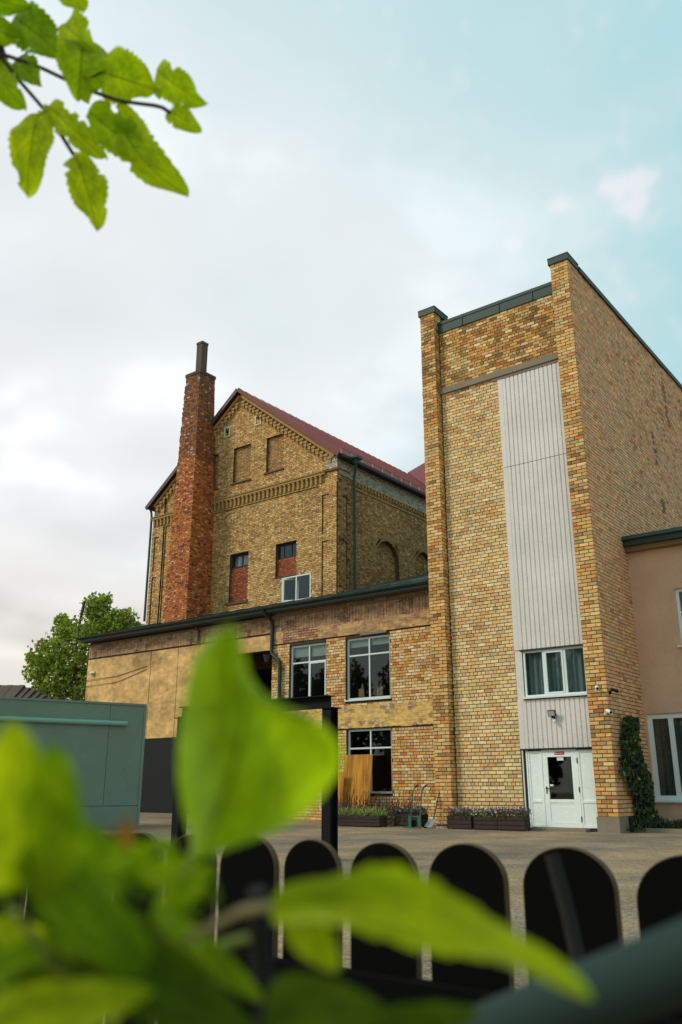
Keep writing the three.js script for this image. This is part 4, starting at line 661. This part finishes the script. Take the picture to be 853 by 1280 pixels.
{ // shovel
  const s = thing('shovel', 'grey steel shovel resting between the hand truck and the broom', 'shovel', [-14.0, GY, -22.6]);
  const g = new THREE.BoxGeometry(0.26, 0.34, 0.01, 6, 6, 1), p = g.attributes.position; for (let i = 0; i < p.count; i++) { const x = p.getX(i); p.setZ(i, p.getZ(i) + x * x * 2.2); } g.computeVertexNormals(); g.rotateX(-0.9); g.translate(0, 0.13, 0); mesh('blade', g, std(col(150, 150, 150), 0.5, { metalness: 0.3 }), s); mesh('handle', bar([0, 0.24, -0.13], [0.12, 1.0, -0.32], 0.015), M.darkWood, s);
}
{ // ochre boards leaning at the lower window
  const m = std(new THREE.Color(1, 1, 1), 0.85, { map: dataTex(256, 256, (u, v) => { const n = fbm(u * 40, v * 3, 5, 4), p = fbm(u * 4, v * 4, 9, 4), g = 0.8 + 0.5 * (n - 0.5) + 0.3 * (p - 0.5); return [240 * g, 160 * g, 48 * g]; }, true) });
  const a = mesh('plywood_board', new THREE.BoxGeometry(1.22, 2.26, 0.02).rotateX(-0.13).translate(-18.78, GY + 1.12, -25.45), m); tag(a, 'tall ochre board leaning over the lower white window', 'board');
  const b = mesh('plywood_board', new THREE.BoxGeometry(0.42, 1.66, 0.02).rotateX(-0.1).translate(-19.4, GY + 0.83, -25.2), m); tag(b, 'narrow shorter ochre board leaning beside the tall one', 'board');
}

// ---------------------------------------------------------------- green cabin, steel frame, far roof, cables
{
  const az = 20.5 * Math.PI / 180, c = thing('metal_cabin', 'grey-green metal cabin with a round rail along its wall', 'cabin', [-20.85, GY, -17.53], -az), m = mottled(col(106, 122, 110), 0.7), L = 7, H2 = 3.48, D = 2.6;
  // local: +z runs back along the visible wall towards the camera, -x is inwards
  mesh('wall_panel', box(-0.06, 0, 0.62, H2 - 0.02, 0, 1.05), m, c); mesh('wall_panel', box(-0.06, 0, 0.62, H2 - 0.02, 1.062, L), m, c); mesh('wall_panel', box(-0.06, 0.004, 0, 0.605, 0, L), m, c);
  mesh('wall_backing', box(-0.1, -0.061, 0, H2 - 0.03, 0, L), M.darkMetal, c);
  mesh('end_wall', box(-D, -0.101, 0, H2 - 0.02, 0, 0.06), m, c); mesh('end_wall', box(-D, -0.101, 0, H2 - 0.02, L - 0.06, L), m, c); mesh('rear_wall', box(-D - 0.06, -D, 0, H2 - 0.02, 0, L), m, c);
  mesh('roof', box(-D - 0.1, 0.03, H2 - 0.02, H2 + 0.04, -0.04, L + 0.04), m, c); mesh('corner_post', box(-0.08, 0.025, 0, H2 - 0.021, -0.05, 0.03), m, c);
  mesh('rail', tube([[0.06, 2.92, 0.55], [0.06, 2.92, L]], 0.075, 2, 14), mottled(col(112, 150, 138), 0.4), c); for (let k = 0; k < 4; k++) mesh('bracket', box(0, 0.06, 2.88, 2.96, 0.9 + k * 1.6, 0.95 + k * 1.6), m, c);
}
{
  const f = thing('steel_frame', 'black steel portal frame of two posts and a beam in the yard', 'frame'), z = -11.5;
  const hsec = (x, w, y0, y1) => [box(x - w / 2, x + w / 2, y0, y1, z + 0.09, z + 0.105), box(x - w / 2, x + w / 2, y0, y1, z - 0.105, z - 0.09), box(x - 0.006, x + 0.006, y0, y1, z - 0.09, z + 0.09)];
  mesh('post', hsec(-12.52, 0.17, GY, 2.28), M.black, f); mesh('post', hsec(-9.02, 0.17, GY, 2.28), M.black, f);
  mesh('end_plate', box(-12.66, -12.38, 2.28, 2.295, z - 0.14, z + 0.14), M.black, f); mesh('end_plate', box(-9.16, -8.88, 2.28, 2.295, z - 0.14, z + 0.14), M.black, f);
  mesh('beam', [box(-12.6, -9.0, 2.296, 2.312, z - 0.1, z + 0.1), box(-12.6, -9.0, 2.48, 2.496, z - 0.1, z + 0.1), box(-12.6, -9.0, 2.313, 2.479, z - 0.006, z + 0.006)], M.black, f);
}
{
  const s = thing('tiled_shed', 'shed with a dark brown corrugated roof just showing over the green cabin', 'shed', [-42.2, GY, -25.3], 0.653), rm = mottled(col(86, 70, 58), 0.9);
  mesh('wall', box(-3.5, 3.0, 0, 4.4, -3, 3), M.concrete, s);
  for (const sg of [-1, 1]) for (let k = 0; k < 24; k++) { const x = -3.8 + k * 0.3; mesh('roof_sheet', uvm(beam([x + 0.15, 6.24 - (k > 17 ? (k - 17) * 0.12 : 0), sg * 0.02], [x + 0.15, 4.3, sg * 3.4], 0.285, 0.05 + (k % 2) * 0.03)), rm, s); }
}
for (const [k, dy, lab] of [[0, 0, 'upper black cable strung from the cabin side to the plaster wall'], [1, -0.28, 'lower black cable strung from the cabin side to the plaster wall']]) {
  const c = mesh('overhead_cable', tube([[-42, 5.9 + dy, -27.2], [-37.5, 5.85 + dy, -26.2], [-35.2, 6.0 + dy, -25.92], [-33, 6.05 + dy, -25.94], [-30.9, 6.35 + dy * 0.5, -25.94]], 0.011, 40, 6), std(col(70, 62, 52), 0.9)); tag(c, lab, 'cable');
}

// ---------------------------------------------------------------- picket fence in front of the camera
{
  const rim = mottled(col(74, 58, 34), 0.95), dark = new THREE.MeshPhysicalMaterial({ color: col(12, 11, 9), roughness: 1, specularIntensity: 0.15 }), zf = -1.2, spans = [[-0.434, -0.28], [-0.594, -0.456], [-0.749, -0.617], [-0.897, -0.768], [-1.038, -0.917], [-1.191, -1.054]];  // near-black fronts: their shade is put into the colour, rim keeps the brown wood
  for (let x = -1.205; x > -3.3; x -= 0.146) spans.push([x - 0.128, x]);
  for (let x = -0.26; x < 0.9; x += 0.165) spans.push([x, x + 0.142]);
  spans.sort((a, b) => a[0] - b[0]);
  const f = thing('picket_fence', 'picket fence of wide round-topped boards along the yard edge, shade painted on the fronts', 'fence');
  for (const [a, b] of spans) {
    const w = b - a - 0.007, top = 0.921 + 0.007 * (hash3(Math.round(a * 999), 2, 2) - 0.5), s = new THREE.Shape(), rr = w / 2, ry = rr * 0.82; s.moveTo(a, GY + 0.03); s.lineTo(a + w, GY + 0.03); s.lineTo(a + w, top - ry); for (let k = 1; k < 24; k++) { const t = Math.PI * k / 24; s.lineTo(a + rr + rr * Math.cos(t), top - ry + ry * Math.sin(t)); } s.lineTo(a, top - ry);
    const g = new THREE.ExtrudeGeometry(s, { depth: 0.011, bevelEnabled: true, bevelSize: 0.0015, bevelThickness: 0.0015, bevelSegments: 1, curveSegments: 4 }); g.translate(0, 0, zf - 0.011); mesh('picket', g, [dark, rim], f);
  }
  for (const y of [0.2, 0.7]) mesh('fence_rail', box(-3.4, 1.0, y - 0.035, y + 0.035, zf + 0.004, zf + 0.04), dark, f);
}
{ const s = mesh('garden_stake', tube([at(690, 1068, 0.62), at(716, 1165, 0.6), at(735, 1290, 0.58), at(760, 1700, 0.66)].map((p) => [p.x, p.y, p.z]), 0.0055, 20, 8), std(col(24, 21, 19), 0.95)); tag(s, 'thin dark stake standing in front of the fence pickets', 'stake'); }
{ const p = mesh('handrail', tube([at(1250, 1020, 0.21), at(880, 1192, 0.235), at(700, 1262, 0.26), at(470, 1350, 0.31), at(100, 1475, 0.4)].map((p) => [p.x, p.y, p.z]), 0.0098, 40, 16), new THREE.MeshPhysicalMaterial({ color: col(38, 56, 52), roughness: 0.7, specularIntensity: 0.3 })); tag(p, 'grey-green painted pipe handrail running in front of the fence', 'handrail'); }

// ---------------------------------------------------------------- near leaves
const leafTex = (() => {
  return dataTex(256, 256, (u, v) => { // u across (0.5 = midrib), v base to tip
    const a = Math.abs(u - 0.5) * 2, vein = Math.abs((((v - a * 0.34) * 9) % 1 + 1) % 1 - 0.5) * 2, rib = 1 - sstep(0.0, 0.045, a), side = (1 - sstep(0.0, 0.16, vein)) * (1 - a * 0.6), n = tn(u, v, 16, 61, 4), m = tn(u, v, 5, 62, 3);
    const g = 0.92 + 0.26 * (n - 0.5) + 0.3 * (m - 0.5), k = 1 - 0.22 * side - 0.38 * rib; return [g * k * 236 + 8 * m, g * k * 250, g * k * 200];
  }, true);
})();
const leafTones = [[0.48, 0.66, 0.006], [0.31, 0.47, 0.008], [0.64, 0.75, 0.008], [0.12, 0.19, 0.005], [0.5, 0.22, 0.05]].map((c) => new THREE.MeshPhysicalMaterial({ color: new THREE.Color().setRGB(...c), map: leafTex, roughness: 0.95, specularIntensity: 0.15, transmission: 0.68, thickness: 0, side: THREE.DoubleSide }));
function leafBlade(base, tip, wl, wr, o = {}) {
  const ax = tip.clone().sub(base), L = ax.length(), a = ax.clone().normalize(), view = EYE.clone().sub(base.clone().add(tip).multiplyScalar(0.5)).normalize();
  let s = a.clone().cross(view).normalize(), n = s.clone().cross(a).normalize(); const q = new THREE.Quaternion().setFromAxisAngle(a, o.roll ?? 0); s.applyQuaternion(q); n.applyQuaternion(q);
  const N = 64, K = 10, p = [], uv = [], idx = [], teeth = o.teeth ?? 14, se = o.serr ?? 0.1, sd = o.seed ?? 1, sh = o.shape ?? ((t) => Math.pow(Math.sin(Math.PI * Math.pow(t, 0.8)), 0.6));
  for (let i = 0; i <= N; i++) {
    const t = i / N, sw = (x) => 1 - se * (1 - ((x * teeth) % 1)) * Math.sin(Math.PI * t);
    const bite = (side) => 1 - (o.bite ?? 0) * sstep(0.62, 0.74, fbm(t * 7 + side * 31, sd * 3.7, 2, 3));
    const c = base.clone().addScaledVector(a, L * t).addScaledVector(s, (o.bow ?? 0) * Math.sin(Math.PI * t)).addScaledVector(n, (o.curl ?? 0.08) * L * Math.sin(Math.PI * t) - (o.droop ?? 0) * L * t * t);
    for (let j = 0; j <= K; j++) {
      const u = j / K * 2 - 1, side = u < 0 ? 0 : 1, w = (u < 0 ? wl : wr) * sh(t) * sw(t + side * 0.03) * bite(side), wav = 0.05 * L * Math.sin(t * 11 + sd + side * 2) * u * u;
      const pt = c.clone().addScaledVector(s, u * w).addScaledVector(n, (o.fold ?? 0.18) * Math.abs(u) * w + wav); p.push(pt.x, pt.y, pt.z); uv.push(u * 0.5 + 0.5, t);
    }
  }
  for (let i = 0; i < N; i++) for (let j = 0; j < K; j++) { const k = i * (K + 1) + j; idx.push(k, k + 1, k + K + 2, k, k + K + 2, k + K + 1); }
  const g = new THREE.BufferGeometry(); g.setAttribute('position', new THREE.Float32BufferAttribute(p, 3)); g.setAttribute('uv', new THREE.Float32BufferAttribute(uv, 2)); g.setIndex(idx); g.computeVertexNormals(); return g;
}
let DS = 1;   // depth factor of the plant being built
const px = (v, d) => v * d / FPX;
function leaf(parent, bx, by, bd, tx, ty, td, wl, wr, o = {}) { bd *= DS; td *= DS; const d = (bd + td) / 2, m = mesh('leaf', leafBlade(at(bx, by, bd), at(tx, ty, td), px(wl, d), px(wr, d), { ...o, bow: px(o.bow ?? 0, d) }), leafTones[o.tone ?? 0], parent); return m; }
const twig = (name, pts, r, m, parent) => mesh(name, tube(pts.map((p) => { const q = at(p[0], p[1], p[2] * DS); return [q.x, q.y, q.z]; }), r * DS, 24, 7), m, parent);
const bark = mottled(col(64, 52, 40), 0.9), greenStem = mottled(col(120, 128, 52), 0.8), paleStem = mottled(col(150, 130, 92), 0.8);
{ // overhanging branch of a fruit tree that stands beside the camera
  DS = 1.35;
  const t = thing('overhanging_branch', 'serrated green leaves on a thin dark twig hanging from a tree outside the yard', 'branch');
  twig('limb', [[-900, -140, 0.9], [-420, -40, 0.86], [-120, 30, 0.8], [0, 66, 0.76]], 0.007, bark, t);
  twig('twig', [[-2, 66, 0.76], [22, 98, 0.76], [58, 140, 0.75], [92, 193, 0.74]], 0.0017, bark, t);
  twig('twig', [[-2, 66, 0.76], [50, 84, 0.76], [105, 110, 0.75], [150, 126, 0.74], [200, 133, 0.73], [213, 141, 0.73]], 0.0017, bark, t);
  twig('twig', [[103, 103, 0.75], [128, 90, 0.745]], 0.001, bark, t); twig('twig', [[58, 140, 0.75], [48, 146, 0.75]], 0.001, bark, t);
  const D = 0.75, S = { serr: 0.13, teeth: 15, bite: 0.3 };
  leaf(t, 48, 142, D, 34, 246, 0.72, 27, 27, { ...S, seed: 1, tone: 2, roll: 0.25 });
  leaf(t, 94, 194, D, 122, 290, 0.72, 27, 25, { ...S, seed: 2, tone: 2, roll: -0.25 });
  leaf(t, 128, 90, D, 196, 112, 0.74, 36, 34, { ...S, seed: 3, tone: 2, fold: 0.3 });
  leaf(t, 196, 86, D, 258, 128, 0.73, 24, 26, { ...S, seed: 4, tone: 2, roll: 0.4 });
  leaf(t, 212, 138, D, 252, 163, 0.73, 15, 16, { ...S, seed: 5, tone: 2, bite: 0.6 });
  leaf(t, 60, 132, D, 132, 198, 0.73, 19, 20, { ...S, seed: 6, tone: 2 });
  leaf(t, 112, 140, D, 196, 208, 0.74, 30, 26, { ...S, seed: 7, tone: 0, fold: 0.3 });
  leaf(t, 148, 138, D, 236, 247, 0.72, 30, 24, { ...S, seed: 8, tone: 2, bow: 14 });
  leaf(t, 104, 52, 0.77, 98, 128, 0.74, 38, 32, { ...S, seed: 9, tone: 0, fold: 0.3 });
  leaf(t, 18, 20, 0.78, 82, 70, 0.75, 30, 30, { ...S, seed: 10, tone: 1 });
  leaf(t, 80, 30, 0.79, 118, 64, 0.76, 26, 22, { ...S, seed: 11, tone: 2 });
  leaf(t, -22, 70, 0.78, 30, 136, 0.75, 24, 26, { ...S, seed: 12, tone: 0 });
  leaf(t, -40, 20, 0.8, 26, 50, 0.76, 24, 24, { ...S, seed: 13, tone: 0 });
  leaf(t, 82, -30, 0.78, 104, 16, 0.76, 22, 24, { ...S, seed: 14, tone: 2 });
  leaf(t, -40, -6, 0.78, 42, 10, 0.76, 18, 18, { ...S, seed: 15, tone: 0 });
  leaf(t, 20, 74, 0.78, 52, 106, 0.75, 22, 20, { ...S, seed: 16, tone: 1 });
  leaf(t, 96, 98, 0.77, 112, 128, 0.76, 16, 14, { ...S, seed: 17, tone: 0 });
  leaf(t, 196, 110, 0.74, 200, 124, 0.735, 6, 6, { ...S, seed: 18, tone: 2 });
  const tr = thing('fruit_tree', 'slim fruit tree trunk standing outside the yard whose limb hangs over it', 'tree'); const b = at(-900, -140, 0.9 * DS); DS = 1; mesh('trunk', tube([[b.x - 0.06, GY, b.z + 0.1], [b.x - 0.02, 0.9, b.z + 0.05], [b.x, b.y, b.z], [b.x - 0.02, b.y + 0.6, b.z]], 0.035, 24, 10), bark, tr);
}
{ // the bush in front of the lens
  DS = 0.86;
  const t = thing('leafy_bush', 'bush with broad bright green leaves growing in front of the fence', 'bush'), D = 0.25;
  const broad = (k) => Math.pow(Math.sin(Math.PI * Math.pow(k, 0.58)), 0.62);
  twig('stem', [[238, 1080, 0.25], [216, 1130, 0.25], [196, 1180, 0.26], [150, 1260, 0.28], [60, 1700, 0.42]], 0.0012, greenStem, t);
  twig('stem', [[340, 1132, 0.25], [300, 1140, 0.25], [210, 1190, 0.255], [150, 1260, 0.27]], 0.0014, paleStem, t);
  twig('stem', [[310, 1172, 0.27], [250, 1190, 0.27], [170, 1200, 0.27]], 0.0016, greenStem, t);
  twig('stem', [[20, 1140, 0.24], [70, 1210, 0.25], [150, 1260, 0.28]], 0.0012, greenStem, t);
  twig('stem', [[-10, 1122, 0.25], [35, 1100, 0.25], [75, 1080, 0.25]], 0.0012, greenStem, t);
  twig('stem', [[322, 1112, 0.3], [326, 1200, 0.3], [332, 1300, 0.3], [340, 1700, 0.36]], 0.0035, std(col(16, 16, 15), 0.9), t).name = 'dead_stem';
  { // the broad leaf: sections from stalk to tip as left edge, midrib, right edge
    const R = [[1072, 236, 240, 246], [1060, 240, 252, 292], [1046, 236, 258, 340], [1021, 229, 269, 386], [1000, 226, 277, 406], [975, 223, 287, 421], [950, 222, 294, 428], [925, 223, 300, 424], [905, 225, 304, 410], [888, 227, 306, 388], [874, 230, 306, 352], [860, 233, 305, 326], [842, 238, 302, 312], [822, 246, 297, 307], [805, 258, 291, 302], [792, 270, 287, 295], [784, 283, 286, 289]];
    const p = [], uv = [], idx = [], K = 12, n = R.length; R.forEach(([y, l, m, r], i) => { const q = i / (n - 1); for (let j = 0; j <= K; j++) { const u = j / K * 2 - 1, x = u < 0 ? mix(m, l, -u) : mix(m, r, u), d = DS * 0.25 - 0.012 * q + 0.012 * u * u - 0.006 * Math.sin(u * 3 + q * 5) + 0.003 * Math.sin(q * 14 + u * 4), e = at(x, y + 6 * Math.sin(u * 2.6 + q * 9) * Math.abs(u), d); p.push(e.x, e.y, e.z); uv.push(u / 2 + 0.5, q); } });
    for (let i = 0; i < n - 1; i++) for (let j = 0; j < K; j++) { const k = i * (K + 1) + j; idx.push(k, k + 1, k + K + 2, k, k + K + 2, k + K + 1); }
    const g = new THREE.BufferGeometry(); g.setAttribute('position', new THREE.Float32BufferAttribute(p, 3)); g.setAttribute('uv', new THREE.Float32BufferAttribute(uv, 2)); g.setIndex(idx); g.computeVertexNormals(); mesh('leaf', g, leafTones[0], t);
  }
  leaf(t, 338, 1128, 0.25, 740, 1246, 0.2, 46, 46, { shape: broad, bow: -34, fold: 0.3, serr: 0.14, teeth: 9, seed: 22, tone: 2, curl: 0.02, roll: -0.3 });
  leaf(t, 362, 1134, 0.25, 424, 1212, 0.24, 24, 28, { seed: 23, tone: 2, serr: 0.15 });
  leaf(t, 40, 1110, 0.23, 10, 902, 0.22, 62, 66, { shape: broad, seed: 24, tone: 2, serr: 0.04 });
  leaf(t, 50, 1090, 0.235, 72, 930, 0.225, 45, 52, { shape: broad, seed: 25, tone: 1, serr: 0.05, fold: 0.3 });
  leaf(t, 10, 1120, 0.24, 20, 980, 0.235, 66, 30, { shape: broad, seed: 26, tone: 3, serr: 0.05 });  // dark leaf tone stands in for shadow inside the bush
  leaf(t, 40, 1058, 0.24, 228, 1262, 0.235, 34, 40, { seed: 27, tone: 1, serr: 0.05, fold: 0.35, shape: broad });
  leaf(t, 112, 1165, 0.24, 330, 1310, 0.23, 44, 52, { seed: 28, tone: 3, shape: broad, serr: 0.05, fold: 0.3 });
  leaf(t, -30, 1285, 0.22, 190, 1236, 0.22, 36, 44, { seed: 29, tone: 2, shape: broad, serr: 0.06 });
  leaf(t, 330, 1270, 0.24, 480, 1262, 0.235, 46, 60, { seed: 30, tone: 3, shape: broad, serr: 0.05 });
  leaf(t, 108, 1078, 0.26, 196, 1062, 0.255, 20, 24, { seed: 31, tone: 0, shape: broad });
  leaf(t, 130, 1082, 0.26, 196, 1122, 0.25, 20, 22, { seed: 32, tone: 1, shape: broad });
  leaf(t, 30, 1060, 0.25, 136, 1070, 0.25, 22, 26, { seed: 33, tone: 0, shape: broad });
  leaf(t, 158, 1062, 0.25, 160, 1018, 0.25, 10, 10, { seed: 34, tone: 4 });
  leaf(t, -20, 1220, 0.25, 90, 1168, 0.25, 24, 24, { seed: 35, tone: 1, shape: broad });
  leaf(t, 190, 1150, 0.25, 268, 1080, 0.25, 16, 18, { seed: 36, tone: 0 });
  leaf(t, 220, 1160, 0.27, 330, 1250, 0.26, 18, 22, { seed: 37, tone: 1, shape: broad });
  leaf(t, 60, 1120, 0.27, 150, 1040, 0.27, 30, 30, { seed: 38, tone: 3, shape: broad });
  leaf(t, 96, 1160, 0.26, 30, 1075, 0.26, 30, 34, { seed: 39, tone: 3, shape: broad });
  leaf(t, 60, 1190, 0.27, -20, 1150, 0.27, 22, 22, { seed: 40, tone: 2, shape: broad });
  leaf(t, 120, 1215, 0.26, 20, 1240, 0.25, 26, 26, { seed: 41, tone: 3, shape: broad });
  leaf(t, 220, 1200, 0.26, 120, 1130, 0.26, 26, 26, { seed: 42, tone: 3, shape: broad });
  leaf(t, 250, 1120, 0.26, 205, 1060, 0.25, 12, 14, { seed: 43, tone: 1 });
  leaf(t, 190, 1225, 0.25, 270, 1285, 0.24, 30, 30, { seed: 44, tone: 3, shape: broad });
  { const q = rng(77); for (let k = 0; k < 22; k++) { const x = q() * 320 - 10, y = 1060 + q() * 220, a = q() * 6.283, l = 36 + 50 * q(), d = 0.24 + 0.06 * q(); leaf(t, x, y, d, x + Math.cos(a) * l, y + Math.sin(a) * l * 0.8, d - 0.02 + 0.03 * q(), l * 0.24, l * 0.27, { seed: 50 + k, tone: [1, 3, 3, 1, 0, 3][k % 6], shape: broad, roll: (q() - 0.5) * 1.6 }); } }
  leaf(t, 430, 1300, 0.25, 600, 1262, 0.26, 26, 30, { seed: 45, tone: 3, shape: broad });
}
renderer.render(scene, camera);
